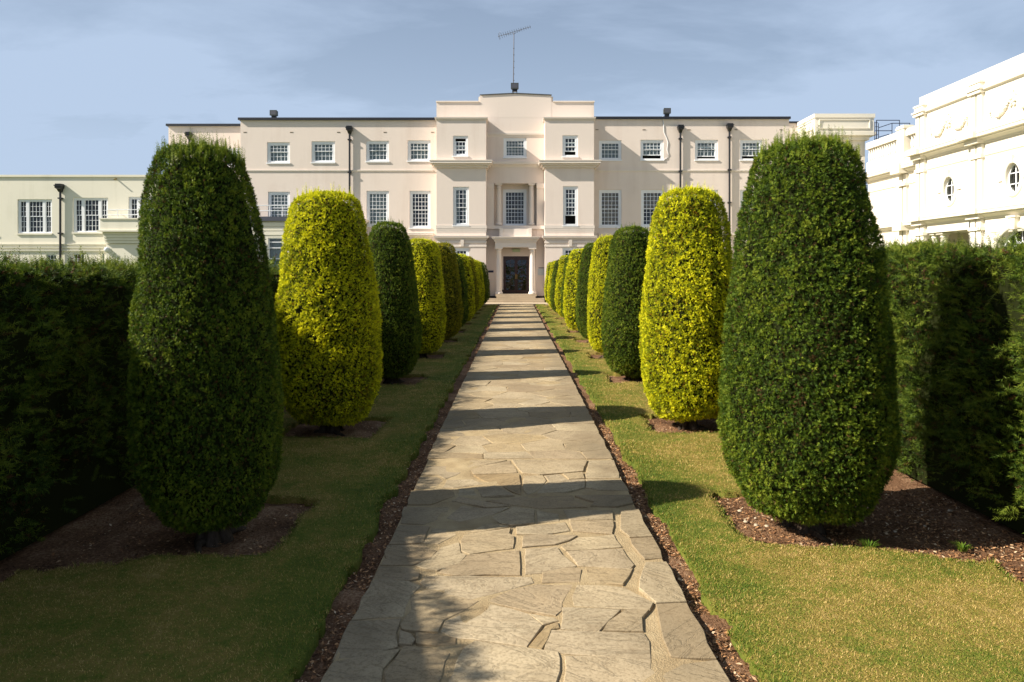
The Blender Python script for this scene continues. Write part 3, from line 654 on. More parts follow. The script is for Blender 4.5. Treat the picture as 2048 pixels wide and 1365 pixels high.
# ------------------------------------------------------------------ hedges
def hedge_mesh(xface, side, y0, y1, top, dens, seed, frond):
    """side: +1 hedge lies to +x of its face"""
    r = np.random.default_rng(seed); thick = 0.9; lump, lump2, gapn = Waves(0.8, 12, seed), Waves(0.22, 14, seed + 1), Waves(0.12, 16, seed + 2)
    parts = []
    def layer(n, yy, hh, depth, Nn, size, nn, L0, spread, up, tone0):
        pass
    # sample the inner face, top and near end
    ylist = []
    bands = ((y0, 7.0, 1.0), (7.0, 12.0, 0.42), (12.0, 20.0, 0.16), (20.0, y1, 0.07))
    VV, TT = [], []
    for a, b_, df in bands:
        size = min(df ** -0.45, 2.8)
        for face in ('in', 'top', 'out', 'end'):
            if face == 'end' and a != y0: continue
            area = {'in': (b_ - a) * 1.8, 'top': (b_ - a) * thick, 'out': (b_ - a) * 1.8 * 0.15, 'end': thick * 1.8}[face]
            n = int(area * dens * df)
            y = r.uniform(a, b_, n); u = r.uniform(0, 1, n); tp = np.interp(y, top[0], top[1])
            if face in ('in', 'out'):
                z = 0.0 + tp * (1 - u ** 1.1); fx = xface if face == 'in' else xface + side * thick
                P = np.stack([np.full(n, fx), y, z], 1); Nv = np.tile([(-side if face == 'in' else side), 0, 0.0], (n, 1)).astype(float)
                P[:, 0] += side * 0.14 * np.clip((0.5 - z) / 0.5, 0, 1)         # undercut foot
                P[:, 0] += side * 0.10 * np.clip((z - tp + 0.10) / 0.10, 0, 1) ** 2 * (1 if face == 'in' else -1)
            elif face == 'top':
                P = np.stack([xface + side * thick * u, y, tp], 1); Nv = np.tile([0, 0, 1.0], (n, 1))
            else:
                P = np.stack([xface + side * thick * u, np.full(n, y0), 0.1 + r.uniform(0, 1, n) * (tp - 0.1)], 1); Nv = np.tile([0, -1.0, 0], (n, 1))
            g = gapn(P); keep = g > -0.9; P, Nv, g = P[keep], Nv[keep], g[keep]; n = len(P)
            P = P + Nv * (0.045 * lump(P) + 0.025 * lump2(P) + 0.012 * g - 0.05 + r.uniform(-0.03, 0.01, n))[:, None]
            tone = 0.44 + 0.11 * g + 0.10 * lump2(P) + r.normal(0, 0.15, n); tone[r.uniform(size=n) < 0.05] = -0.35
            if face == 'top': tone += 0.12
            v, t_ = needles(P, Nv, r.uniform(0.05, 0.10, n) * size, 10 if df > .4 else 7, np.full(n, 0.024) * size, np.full(n, 0.0038) * size, 0.75, 0.30 if face != 'top' else 0.4, tone, r, 0.7)
            VV.append(v); TT.append(t_)
    # longer feathery fronds near the camera, and shoots standing out of the top
    n = frond; y = r.uniform(y0, 8.0, n); tp = np.interp(y, top[0], top[1]); z = 0.15 + (tp - 0.1) * r.uniform(0, 1, n)
    P = np.stack([np.full(n, xface), y, z], 1); Nv = np.tile([-side, 0, 0.0], (n, 1)).astype(float); cl = lump2(P); P = P[cl > 0]; Nv = Nv[cl > 0]; n = len(P)
    P = P + Nv * (0.045 * lump(P) + 0.02)[:, None]
    v, t_ = needles(P, Nv, r.uniform(0.10, 0.22, n), 20, np.full(n, 0.026), np.full(n, 0.0030), 0.55, 0.15, r.normal(0.62, 0.14, n), r); VV.append(v); TT.append(t_)
    n = int((y1 - y0) * 60); y = y0 + (y1 - y0) * r.uniform(0, 1, n) ** 1.7; y = y[(y > 4.2) | (side > 0)]; n = len(y); tp = np.interp(y, top[0], top[1])
    P = np.stack([xface + side * r.uniform(0.02, thick - 0.02, n), y, tp - 0.03], 1)
    for rep in range(2):
        v, t_ = needles(P, np.tile([0, 0, 1.0], (n, 1)), 0.06 + 0.16 * r.uniform(0, 1, n) ** 2.5, 15, np.full(n, 0.020), np.full(n, 0.0030), 0.14, 0.6, r.normal(0.75, 0.16, n), r); VV.append(v); TT.append(t_)
    return tri_mesh('foliage', np.concatenate(VV), np.concatenate(TT), [M['hedge']])
def hedge(xface, side, y0, y1, top, dens, seed, frond, label):
    o = empty('hedge', (0, 0, 0)); tag(o, label, 'hedge', 'clipped hedges either side of the garden')
    link('foliage', hedge_mesh(xface, side, y0, y1, top, dens, seed, frond), o)
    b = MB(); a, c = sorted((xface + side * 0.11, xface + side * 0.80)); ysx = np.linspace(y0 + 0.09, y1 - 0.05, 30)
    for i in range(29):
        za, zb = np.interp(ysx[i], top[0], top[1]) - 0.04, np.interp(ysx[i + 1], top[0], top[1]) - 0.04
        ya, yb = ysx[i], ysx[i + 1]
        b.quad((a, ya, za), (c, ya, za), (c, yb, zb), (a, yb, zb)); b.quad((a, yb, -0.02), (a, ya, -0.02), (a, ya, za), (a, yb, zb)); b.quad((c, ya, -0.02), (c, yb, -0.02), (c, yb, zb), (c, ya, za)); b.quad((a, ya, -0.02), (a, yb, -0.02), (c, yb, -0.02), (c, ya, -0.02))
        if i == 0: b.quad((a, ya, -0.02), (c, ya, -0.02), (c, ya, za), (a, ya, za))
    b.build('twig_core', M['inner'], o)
    y = y0 + 0.3; k = 0; mid = xface + side * 0.45; tms = []
    for s in range(2):
        t = MB(); rr = random.Random(s + 5); t.tube([(0, 0, -0.1), (rr.uniform(-.03, .03), rr.uniform(-.03, .03), 0.15), (rr.uniform(-.08, .08), rr.uniform(-.08, .08), 0.5)], [0.05, 0.035, 0.025], 7); tms.append(t.mesh('stem', M['bark']))
    while y < y1 - 0.2: link('stem', tms[k % 2], o, (mid, y, 0)); y += 0.55 if y < 12 else 1.2; k += 1
hedge(3.20, 1, 2.6, 36.0, ([2, 6, 12, 40], [1.83, 1.86, 1.80, 1.75]), 3000, 201, 2200, 'sunlit clipped yew hedge with feathery shoots facing the path')
hedge(-2.95, -1, 0.8, 36.0, ([0, 2.4, 3.5, 4.0, 8, 15, 40], [2.14, 2.08, 1.86, 1.72, 1.71, 1.62, 1.56]), 1800, 301, 300, 'dark shaded clipped yew hedge with its leafy rim in sun')  # unseen near end raised to throw its shade further over the path
# ------------------------------------------------------------------ buildings: tools
def wall_holes(b, x0, x1, z0, z1, y, holes, depth=0.5, m=0, mi=1):
    """front wall facing -y with rectangular openings, reveals and a dark room behind each"""
    hs = [h for h in holes if h[1] > x0 and h[0] < x1 and h[3] > z0 and h[2] < z1]
    X = sorted({x0, x1, *[min(max(v, x0), x1) for h in hs for v in h[:2]]}); Z = sorted({z0, z1, *[min(max(v, z0), z1) for h in hs for v in h[2:]]})
    for i in range(len(X) - 1):
        for j in range(len(Z) - 1):
            cx, cz = (X[i] + X[i+1]) / 2, (Z[j] + Z[j+1]) / 2
            if any(h[0] < cx < h[1] and h[2] < cz < h[3] for h in hs): continue
            b.quad((X[i], y, Z[j]), (X[i+1], y, Z[j]), (X[i+1], y, Z[j+1]), (X[i], y, Z[j+1]), m)
    for a, c, e, f in hs:
        r = 0.16; y2 = y + r; y3 = y + depth
        b.quad((a, y, e), (a, y, f), (a, y2, f), (a, y2, e), m); b.quad((c, y, f), (c, y, e), (c, y2, e), (c, y2, f), m)
        b.quad((a, y, f), (c, y, f), (c, y2, f), (a, y2, f), m); b.quad((c, y, e), (a, y, e), (a, y2, e), (c, y2, e), m)
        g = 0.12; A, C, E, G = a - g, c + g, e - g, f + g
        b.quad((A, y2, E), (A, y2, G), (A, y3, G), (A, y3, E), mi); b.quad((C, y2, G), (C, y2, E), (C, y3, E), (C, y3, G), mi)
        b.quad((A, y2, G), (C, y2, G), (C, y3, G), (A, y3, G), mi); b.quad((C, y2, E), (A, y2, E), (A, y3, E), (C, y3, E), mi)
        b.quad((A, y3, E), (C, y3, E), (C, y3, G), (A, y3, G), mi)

def bars(b, x0, x1, z0, z1, y, cols, rows, rail=0.04, gb=0.022, th=0.035):
    b.box(x0, x0 + rail, y, y + th, z0, z1); b.box(x1 - rail, x1, y, y + th, z0, z1)
    b.box(x0 + rail, x1 - rail, y, y + th, z0, z0 + rail); b.box(x0 + rail, x1 - rail, y, y + th, z1 - rail, z1)
    for i in range(1, cols):
        x = x0 + (x1 - x0) * i / cols; b.box(x - gb/2, x + gb/2, y + 0.006, y + th - 0.003, z0 + rail, z1 - rail)
    for j in range(1, rows):
        z = z0 + (z1 - z0) * j / rows; b.box(x0 + rail, x1 - rail, y + 0.008, y + th - 0.006, z - gb/2, z + gb/2)
def wavy(x0, x1, z0, z1, y, amp=0.03, n=40):
    b = MB(); vs = []; fs = []
    for i in range(n + 1):
        x = x0 + (x1 - x0) * i / n; yy = y + amp * math.sin(x * 41) + amp * 0.5 * math.sin(x * 17 + 1)
        vs += [(x, yy, z0), (x, yy, z1)]
    for i in range(n): fs.append((2*i, 2*i+2, 2*i+3, 2*i+1))
    b.add(vs, fs, 0, True); return b
def sash_window(parent, x0, x1, z0, z1, y, cols, rt, rb, split=0.5, opened=0.0, curtain=None, fw=0.13, sill=True, drop=0.0):
    b = MB(); ya, yb = y + 0.055, y + 0.15
    b.box(x0, x0 + fw, ya, yb, z0, z1); b.box(x1 - fw, x1, ya, yb, z0, z1); b.box(x0 + fw, x1 - fw, ya, yb, z1 - fw * 1.1, z1); b.box(x0 + fw, x1 - fw, ya, yb, z0, z0 + fw * 0.6)
    o = b.build('window', M['frame'], parent)
    a, c, e, f = x0 + fw, x1 - fw, z0 + fw * 0.6, z1 - fw * 1.1; zm = e + (f - e) * (1 - split)
    s = MB(); bars(s, a, c, zm - 0.02 - drop, f - drop, ya + 0.015, cols, rt); s.build('sash', M['frame'], o)
    op = opened * (zm - e)
    s = MB(); bars(s, a, c, e + op, zm + 0.025 + op, ya + 0.055, cols, rb, 0.05); s.build('sash', M['frame'], o)
    p = MB(); p.quad((a, ya + 0.032, zm - drop), (c, ya + 0.032, zm - drop), (c, ya + 0.032, f - drop), (a, ya + 0.032, f - drop)); p.build('pane', M['glass'], o)
    p = MB(); p.quad((a, ya + 0.072, e + op), (c, ya + 0.072, e + op), (c, ya + 0.072, zm + op), (a, ya + 0.072, zm + op)); p.build('pane', M['glass'], o)
    if curtain == 'net': wavy(a - .05, c + .05, e + op * 0.98, f + .03, y + 0.23).build('curtain', M['net'], o)
    elif curtain == 'beige': wavy(a - .05, c + .05, e, f + .03, y + 0.23).build('curtain', M['blind'], o)
    elif curtain == 'sides':
        q = (c - a) * 0.25
        wavy(a - .05, a + q, e, f + .03, y + 0.25).build('curtain', M['net'], o); wavy(c - q, c + .05, e, f + .03, y + 0.25).build('curtain', M['net'], o)
    elif curtain == 'half': wavy(a - .05, c + .05, zm, f + .03, y + 0.23).build('curtain', M['blind'], o)
    if sill:
        s = MB(); s.box(x0 - 0.03, x1 + 0.03, y - 0.05, y + 0.054, z0 - 0.07, z0 - 0.003); s.build('sill', M['frame'], o)
    return o
def downpipe(parent, x, y, ztop, zbot, r=0.055):
    b = MB(); b.tube([(x, y - 0.10, zbot), (x, y - 0.10, ztop - 0.30)], r, 10); o = b.build('downpipe', M['pipe'], parent)
    h = MB(); s = 0.17
    def fr(z, q): return [(x - q, y - 0.03 - 2 * q * 0.9, z), (x + q, y - 0.03 - 2 * q * 0.9, z), (x + q, y - 0.012, z), (x - q, y - 0.012, z)]
    ring = [fr(ztop - 0.42, 0.07), fr(ztop - 0.28, 0.11), fr(ztop - 0.22, 0.16), fr(ztop - 0.12, 0.165), fr(ztop - 0.115, 0.185), fr(ztop - 0.07, 0.185), fr(ztop - 0.065, 0.15), fr(ztop, 0.155)]
    vs = [p for q in ring for p in q]; fs = [(4*i + k, 4*i + (k+1) % 4, 4*i + 4 + (k+1) % 4, 4*i + 4 + k) for i in range(len(ring) - 1) for k in range(4)] + [(3, 2, 1, 0), tuple(range(len(vs) - 4, len(vs)))]
    h.add(vs, fs); h.build('hopper', M['pipe'], o)
    z = ztop - 0.75
    while z > zbot + 0.5:
        k = MB(); k.box(x - 0.10, x + 0.10, y - 0.17, y - 0.005, z - 0.035, z + 0.035); k.build('bracket', M['pipe'], o); z -= 1.85
def column(parent, x, y, z0, z1, r, name='column', m='trim'):
    b = MB(); H_ = z1 - z0; pr = [(r * 1.35, 0.0), (r * 1.35, 0.06), (r * 1.28, 0.09), (r * 1.12, 0.13), (r * 1.02, 0.16)]
    for i in range(9):
        t = i / 8; pr.append((r * (1.0 - 0.16 * t ** 1.6), 0.18 + (H_ - 0.42) * t))
    pr += [(r * 0.98, H_ - 0.225), (r * 0.98, H_ - 0.20), (r * 0.86, H_ - 0.19), (r * 0.88, H_ - 0.14), (r * 1.22, H_ - 0.085)]
    b.lathe((x, y, z0), pr, 20); o = b.build(name, M[m], parent)
    c = MB(); c.box(x - r * 1.3, x + r * 1.3, y - r * 1.3, y + r * 1.3, z1 - 0.084, z1); c.build('capital', M[m], o)
    return o
def cornice_prof(y, z0, z1, proj):
    h = z1 - z0
    return [(y, z0), (y - proj * 0.12, z0), (y - proj * 0.16, z0 + h * 0.16), (y - proj * 0.45, z0 + h * 0.36), (y - proj * 0.62, z0 + h * 0.42), (y - proj * 0.62, z0 + h * 0.5), (y - proj * 0.94, z0 + h * 0.56), (y - proj * 0.94, z0 + h * 0.82), (y - proj, z0 + h * 0.86), (y - proj, z0 + h), (y, z0 + h)]
def moulding(parent, x0, x1, y, z0, z1, proj, ret=0.0, name='cornice', m='trim'):
    b = MB(); b.profile_x(x0, x1, cornice_prof(y, z0, z1, proj), 0, ret); return b.build(name, M[m], parent)

# ------------------------------------------------------------------ the house
BY, RYP, WY = 38.6, 39.55, 39.72            # front of the bays, recess, wings
house = empty('country_house', (0, 39, 0)); tag(house, 'long cream stucco country house with stepped centre, sash windows and pillared entrance', 'building')
hp = Vector((0, 39, 0))
_root = house
class LocalMB(MB): pass
# parts are written in world metres; their parent sits at hp, so shift them once at the end
house_parts_start = len(bpy.data.objects)
X0 = {k: wx(v, WY) for k, v in dict(a=480, b=873, c=1188, d=1578).items()}
win = dict(cols=5)
def R(px0, py0, px1, py1, Y): return (wx(px0, Y), wx(px1, Y), wz(py1, Y), wz(py0, Y))
def wing(xa, xb, y, ztop, top_wins, first_wins, name='wall'):
    holes = [R(*q[:4], y) for q in top_wins + first_wins]
    b = MB(); wall_holes(b, xa, xb, -0.2, ztop, y, holes)
    b.quad((xa, y, -0.2), (xa, y, ztop), (xa, y + 9, ztop), (xa, y + 9, -0.2)); b.quad((xb, y, ztop), (xb, y, -0.2), (xb, y + 9, -0.2), (xb, y + 9, ztop))
    b.quad((xb, y + 9, -0.2), (xa, y + 9, -0.2), (xa, y + 9, ztop), (xb, y + 9, ztop))
    o = b.build(name, [M['wall'], M['dark']], house)
    r = MB(); r.box(xa - 0.1, xb + 0.05, y - 0.14, y + 9.1, ztop + 0.002, ztop + 0.13); r.build('roof', M['roof_edge'], house)
    for q in top_wins:
        x0, x1, z0, z1 = R(*q[:4], y); sash_window(house, x0, x1, z0, z1, y, 5, 2 if True else 3, 2, 0.42, q[4], q[5])
    for q in first_wins:
        x0, x1, z0, z1 = R(*q[:4], y); sash_window(house, x0, x1, z0, z1, y, 5, 4, 4, 0.5, q[4], q[5])
    return o
ZL, ZR = wz(241, WY), wz(239, WY)
wing(wx(481, WY), wx(880, WY), WY, ZL,
     [(534, 285, 580, 326, 0, 'net'), (623, 283, 670, 325, 0, 'net'), (732, 282, 778, 323, 0, 'net'), (815, 281, 861, 322, 0, 'net')],
     [(536, 384, 580, 446, 0, 'net'), (624, 384, 670, 451, 0, None), (733, 382, 778, 452, 0, 'net'), (819, 382, 861, 456, 0, None)])
wing(wx(1180, WY), wx(1578, WY), WY, ZR,
     [(1198, 281, 1243, 320, 0, 'net'), (1281, 280, 1327, 320, 0.35, 'net'), (1390, 280, 1436, 320, 0.22, 'net'), (1480, 280, 1525, 320, 0.28, 'net')],
     [(1198, 380, 1243, 454, 0, 'beige'), (1282, 380, 1328, 453, 0, 'half'), (1390, 380, 1436, 453, 0, 'beige'), (1480, 380, 1525, 453, 0, None)])
# set-back end section
EY = 42.0; ZE = wz(253, EY); wing(wx(337, EY), wx(492, EY), EY, ZE, [(446, 296, 490, 332, 0, 'net')], [(440, 388, 484, 450, 0, 'net')])
b = MB(); b.box(wx(1570, 43), wx(1620, 43), 43, 50, -0.2, wz(247, 43)); b.build('wall', M['wall'], house)
b = MB(); b.box(wx(1568, 43), wx(1622, 43), 42.9, 50.1, wz(247, 43) + .002, wz(247, 43) + 0.1); b.build('roof', M['roof_edge'], house)
# string courses of the wings
for xa, xb, y in ((wx(481, WY), wx(866, WY), WY), (wx(1197, WY), wx(1578, WY), WY)):
    z = wz(342, WY); moulding(house, xa, xb, y, z - 0.09, z + 0.05, 0.05, 0, 'string_course')
    z = wz(470, WY); moulding(house, xa, xb, y, z - 0.16, z + 0.10, 0.16, 0, 'string_course')
# vents
vm_ = None
for px in (490, 583, 677, 770, 865, 1194, 1288, 1378, 1472, 1562):
    x, z = wx(px, WY), wz(265 if px < 1000 else 260, WY); b = MB(); b.box(-0.09, 0.09, -0.012, 0.0, -0.025, 0.025); b.box(-0.07, 0.07, -0.014, -0.0125, -0.012, 0.012, 1)
    b.build('air_vent', [M['stain'], M['lamp_body']], house, (x, WY, z))
downpipe(house, wx(700, WY), WY, wz(254, WY), 4.0); downpipe(house, wx(380, EY), EY, wz(266, EY), 0.0)
downpipe(house, wx(1360, WY), WY, wz(252, WY), 0.0); downpipe(house, wx(1458, WY), WY, wz(249, WY), 0.0)
# loose cable on the wall
c = MB(); pts = [(1325, 233), (1327, 250), (1328, 266), (1333, 277), (1336, 286), (1334, 300), (1337, 310), (1334, 317), (1328, 320)]
c.tube([(wx(a, WY), WY - 0.02, wz(b_, WY)) for a, b_ in pts], 0.018, 6); c.build('cable', M['frame'], house)

# centre: two bays
def bay(px0, px1, wt, wf, wg, ot, of, key):
    xa, xb = wx(px0, BY), wx(px1, BY); zt = wz(240, BY)
    hs = [R(*wt, BY), R(*wf, BY), R(*wg, BY)]
    b = MB(); wall_holes(b, xa, xb, -0.2, zt, BY, hs)
    b.quad((xa, BY, -0.2), (xa, BY, zt), (xa, WY + .3, zt), (xa, WY + .3, -0.2)); b.quad((xb, BY, zt), (xb, BY, -0.2), (xb, WY + .3, -0.2), (xb, WY + .3, zt)); b.quad((xa, BY, zt), (xb, BY, zt), (xb, WY + .3, zt), (xa, WY + .3, zt))
    b.build('bay', [M['wall'], M['dark']], house)
    sash_window(house, *hs[0], BY, 3, 2, 2, 0.5, ot, None, 0.13, True, 0.16 if ot == 0 else 0)
    sash_window(house, *hs[1], BY, 3, 4, 4, 0.52, of, None if of else 'sides', 0.13); sash_window(house, *hs[2], BY, 3, 3, 3, 0.5, 0, None, 0.13)
    # box cornices run round the three free sides
    def ring(z0, z1, proj, name):
        h = z1 - z0
        for za, zb, pj in ((z0, z0 + h * 0.3, proj * 0.3), (z0 + h * 0.3, z0 + h * 0.55, proj * 0.62), (z0 + h * 0.55, z1 - h * 0.12, proj * 0.93), (z1 - h * 0.12, z1, proj)):
            rg.box(xa - pj, xb + pj, BY - pj, WY + 0.25, za + 0.001, zb)
    rg = MB(); ring(wz(241, BY), wz(235, BY), 0.10, 'cornice'); rg.build('cornice', M['trim'], house)
    rg = MB(); ring(wz(336, BY), wz(322, BY), 0.36, 'cornice'); rg.build('cornice', M['trim'], house)
    rg = MB(); ring(wz(464, BY), wz(451, BY), 0.035, 'band'); rg.build('band', M['trim'], house)
    rg = MB(); ring(wz(480, BY), wz(472, BY), 0.16, 'cornice'); rg.build('cornice', M['trim'], house)
    rg = MB(); rg.box(xa - 0.03, xb + 0.03, BY - 0.04, WY + .2, wz(487, BY), wz(483, BY)); rg.box(xa - 0.025, xb + 0.025, BY - 0.03, WY + .2, wz(494, BY), wz(490, BY)); rg.build('band', M['trim'], house)
    k = MB(); x0, x1, z0, z1 = R(key[0], 480.2, key[1], 493.5, BY); k.add([(x0 + .02, BY, z0), (x1 - .02, BY, z0), (x1, BY, z1), (x0, BY, z1), (x0 + .02, BY - .09, z0), (x1 - .02, BY - .09, z0), (x1, BY - .11, z1), (x0, BY - .11, z1)], [(4, 5, 6, 7), (0, 4, 7, 3), (1, 2, 6, 5), (0, 1, 5, 4), (3, 7, 6, 2)]); k.build('keystone', M['trim'], house)
    k = MB(); k.box(xa - 0.02, xb + 0.02, BY - 0.025, WY + .2, -0.2, 0.32); k.build('plinth', M['plinth'], house)
bay(873, 972, (906, 272, 936, 312), (906, 374, 938, 451), (908, 496, 938, 545), 0, 0, (921, 928))
bay(1090, 1188, (1125, 271, 1156, 313), (1126, 373, 1156, 451), (1125, 495, 1156, 545), 0.42, 0.5, (1137, 1144))
# recess between the bays
xa, xb = wx(972, RYP) - 0.1, wx(1090, RYP) + 0.1
hT = R(1007, 276, 1053, 315, RYP); hole1 = (wx(988, RYP), wx(1073, RYP), wz(453, RYP), wz(367, RYP))
b = MB(); wall_holes(b, xa, xb, wz(476, RYP), wz(236, RYP), RYP, [hT], 0.5)
b.v = []; b.f = []; b.m = []; b.sm = []
# wall above the loggia, piers each side, balcony wall below
wall_holes(b, xa, xb, hole1[3], wz(230, RYP), RYP, [hT])
b.box(xa, hole1[0], RYP, RYP + 1.2, wz(478, RYP), hole1[3] - 0.001); b.box(hole1[1], xb, RYP, RYP + 1.2, wz(478, RYP), hole1[3] - 0.001)
b.quad((hole1[0], RYP, hole1[3]), (hole1[1], RYP, hole1[3]), (hole1[1], RYP + 0.7, hole1[3]), (hole1[0], RYP + 0.7, hole1[3]))
b.box(hole1[0] + .002, hole1[1] - .002, RYP + .002, RYP + .3, wz(478, RYP), wz(458, RYP) - .022)
LYW = RYP + 0.7
hF = R(1006, 379, 1053, 452, LYW); wall_holes(b, hole1[0], hole1[1], hole1[2] - 0.9, hole1[3], LYW, [hF])
b.build('wall', [M['wall'], M['dark']], house)
sash_window(house, *hT, RYP, 6, 2, 3, 0.42, 0, 'net'); sash_window(house, *hF, LYW, 6, 4, 4, 0.52, 0, None)
moulding(house, xa + .12, xb - .12, RYP, wz(275, RYP), wz(266, RYP), 0.07, 0, 'band'); moulding(house, xa + .12, xb - .12, RYP, wz(336, RYP), wz(324, RYP), 0.22, 0, 'cornice')
for px in (997.5, 1063.5): column(house, wx(px, RYP), RYP + 0.22, wz(450, RYP), hole1[3] - 0.002, 0.15)
for p0, p1 in ((973, 988), (1073, 1089)):
    b = MB(); b.box(wx(p0, RYP) + .02, wx(p1, RYP) - .01, RYP - 0.06, RYP - 0.002, wz(452, RYP), wz(377, RYP)); b.box(wx(p0, RYP), wx(p1, RYP) + .01, RYP - 0.11, RYP - 0.001, wz(377, RYP) + .001, wz(368, RYP)); b.build('pilaster', M['trim'], house)
# balcony floor and parapet over the porch
PY = 38.75; xp0, xp1 = wx(988, PY), wx(1074.5, PY)
b = MB(); b.box(wx(972, RYP), wx(1090, RYP), RYP - 0.16, RYP + 0.69, wz(458, RYP) - .02, wz(452, RYP)); b.build('balcony_ledge', M['trim'], house)
b = MB(); b.box(xp0 + 0.35, xp1 - 0.35, RYP - 0.55, RYP - 0.30, wz(473.5, PY), wz(459, RYP)); b.box(xp0 + .3, xp0 + .5, RYP - .62, RYP - .25, wz(473.5, PY), wz(457.5, RYP)); b.box(xp1 - .5, xp1 - .3, RYP - .62, RYP - .25, wz(473.5, PY), wz(457.5, RYP)); b.build('balcony_parapet', M['trim'], house)
# porch
b = MB(); b.box(xp0 + .06, xp1 - .06, PY + 0.02, RYP + .02, wz(495, PY), wz(484, PY)); b.build('porch_beam', M['trim'], house)
b = MB()
for za, zb, pj in ((484, 480.5, 0.06), (480.5, 478.5, 0.10), (478.5, 475.3, 0.16), (475.3, 474, 0.20)): b.box(xp0 + .06 - pj, xp1 - .06 + pj, PY + .02 - pj, RYP + .01, wz(za, PY) + 0.001, wz(zb, PY))
b.build('cornice', M['trim'], house)
DZ = 0.42                                                   # floor of the porch
for px in (997.5, 1065): column(house, wx(px, PY), PY + 0.24, DZ + 0.02, wz(495, PY) - .002, 0.165)
DYW = RYP + 0.35
dh = (wx(1006.5, DYW), wx(1058, DYW), DZ, wz(513, DYW))
b = MB(); wall_holes(b, xa, xb, -0.2, wz(470, RYP), DYW, [dh], 0.9)
b.build('wall', [M['wall'], M['dark']], house)
for px0, px1 in ((973, 992), (1071, 1090)):                # side piers of the porch
    b = MB(); b.box(wx(px0, RYP), wx(px1, RYP), RYP, DYW - 0.002, 0.30, wz(478.5, RYP)); b.build('pier', M['wall'], house)
    b = MB(); b.box(wx(px0, RYP), wx(px1, RYP) + .02, RYP - 0.03, DYW - 0.002, -0.1, 0.298); b.build('plinth', M['plinth'], house)
    b = MB(); b.box(wx(px0, RYP), wx(px1, RYP) + .015, RYP - 0.025, RYP - .001, wz(564.5, RYP), wz(562.5, RYP)); b.box(wx(px0, RYP), wx(px1, RYP) + .015, RYP - 0.03, RYP - .001, wz(494.5, RYP), wz(491.5, RYP)); b.build('band', M['trim'], house)
# door: frame, two glazed leaves
dx0, dx1, dz0, dz1 = dh; b = MB(); f = 0.07
b.box(dx0, dx0 + f, DYW + .04, DYW + .18, dz0, dz1); b.box(dx1 - f, dx1, DYW + .04, DYW + .18, dz0, dz1); b.box(dx0 + f, dx1 - f, DYW + .04, DYW + .18, dz1 - f, dz1)
b.box(dx0 - .06, dx0 + .002, DYW - .03, DYW + .03, dz0, dz0 + .22); b.box(dx1 - .002, dx1 + .06, DYW - .03, DYW + .03, dz0, dz0 + .22)
door = b.build('door', M['brown'], house); mid = (dx0 + dx1) / 2
pw = MB(); 
for a, c in ((dx0 + f, mid - .004), (mid + .004, dx1 - f)):
    s = MB(); st = 0.075; z0, z1 = dz0 + .01, dz1 - f - .004; y0 = DYW + .07
    s.box(a, a + st, y0, y0 + .05, z0, z1); s.box(c - st, c, y0, y0 + .05, z0, z1); s.box(a + st, c - st, y0, y0 + .05, z0, z0 + .20); s.box(a + st, c - st, y0, y0 + .05, z1 - .09, z1)
    ia, ic, iz0, iz1 = a + st, c - st, z0 + .20, z1 - .09; nr_ = 6
    s.box((ia + ic) / 2 - .012, (ia + ic) / 2 + .012, y0 + .005, y0 + .045, iz0, iz1)
    for j in range(1, nr_): z = iz0 + (iz1 - iz0) * j / nr_; s.box(ia, ic, y0 + .008, y0 + .042, z - .012, z + .012)
    for k in range(2):   # arched heads in the top lights
        xx0 = ia if k == 0 else (ia + ic) / 2 + .012; xx1 = (ia + ic) / 2 - .012 if k == 0 else ic
        hh = 0.07; s.add([(xx0, y0 + .01, iz1 - (hh if k == 0 else 0.015)), (xx1, y0 + .01, iz1 - (0.015 if k == 0 else hh)), (xx1, y0 + .01, iz1 + .002), (xx0, y0 + .01, iz1 + .002)], [(0, 1, 2, 3)])
    s.build('door_leaf', M['brown'], door)
    pm_ = MB(); w_, h_ = (ic - ia) / 2 - .012, (iz1 - iz0) / nr_ - .024; pm_.quad((-w_/2, 0, -h_/2), (w_/2, 0, -h_/2), (w_/2, 0, h_/2), (-w_/2, 0, h_/2)); pme = pm_.mesh('pane', M['glass'])
    for k in range(2):
        for j in range(nr_): link('pane', pme, door, ((ia + (ic - ia) * (k + .5) / 2), y0 + .025, iz0 + (iz1 - iz0) * (j + .5) / nr_))
    hd = MB(); hx = c - st / 2 if a < mid - .1 else a + st / 2; hd.tube([(hx, y0 - .035, dz0 + .85), (hx, y0 - .035, dz0 + 1.10)], .012, 8); hd.box(hx - .01, hx + .01, y0 - .035, y0, dz0 + .87, dz0 + .89); hd.box(hx - .01, hx + .01, y0 - .035, y0, dz0 + 1.06, dz0 + 1.08); hd.build('handle', M['brass'], door)
# parapet stage
b = MB()
def par(px0, px1, pt, pb, y0, y1): b.box(wx(px0, RYP), wx(px1, RYP), y0, y1, wz(pb, RYP), wz(pt, RYP))
par(873, 960, 205, 242, RYP - 0.001, WY + 2); par(1103, 1188, 205, 242, RYP - 0.001, WY + 2)
x0, x1 = wx(960.2, RYP), wx(1102.8, RYP); zt = wz(188, RYP); zs = wz(191.5, RYP); zb = wz(236, RYP)
b.add([(x0, RYP - .004, zb), (x1, RYP - .004, zb), (x1, RYP - .004, zs), (wx(1030, RYP), RYP - .004, zt), (x0, RYP - .004, zs)] + [(x0, WY + 2, zb), (x1, WY + 2, zb), (x1, WY + 2, zs), (wx(1030, RYP), WY + 2, zt), (x0, WY + 2, zs)],
      [(0, 1, 2, 3, 4), (9, 8, 7, 6, 5), (1, 6, 7, 2), (2, 7, 8, 3), (3, 8, 9, 4), (4, 9, 5, 0)])
par(957, 960.1, 193.5, 236, RYP + .05, WY + 1.9); par(1102.9, 1106, 193.5, 236, RYP + .05, WY + 1.9)
b.build('parapet', M['wall'], house)
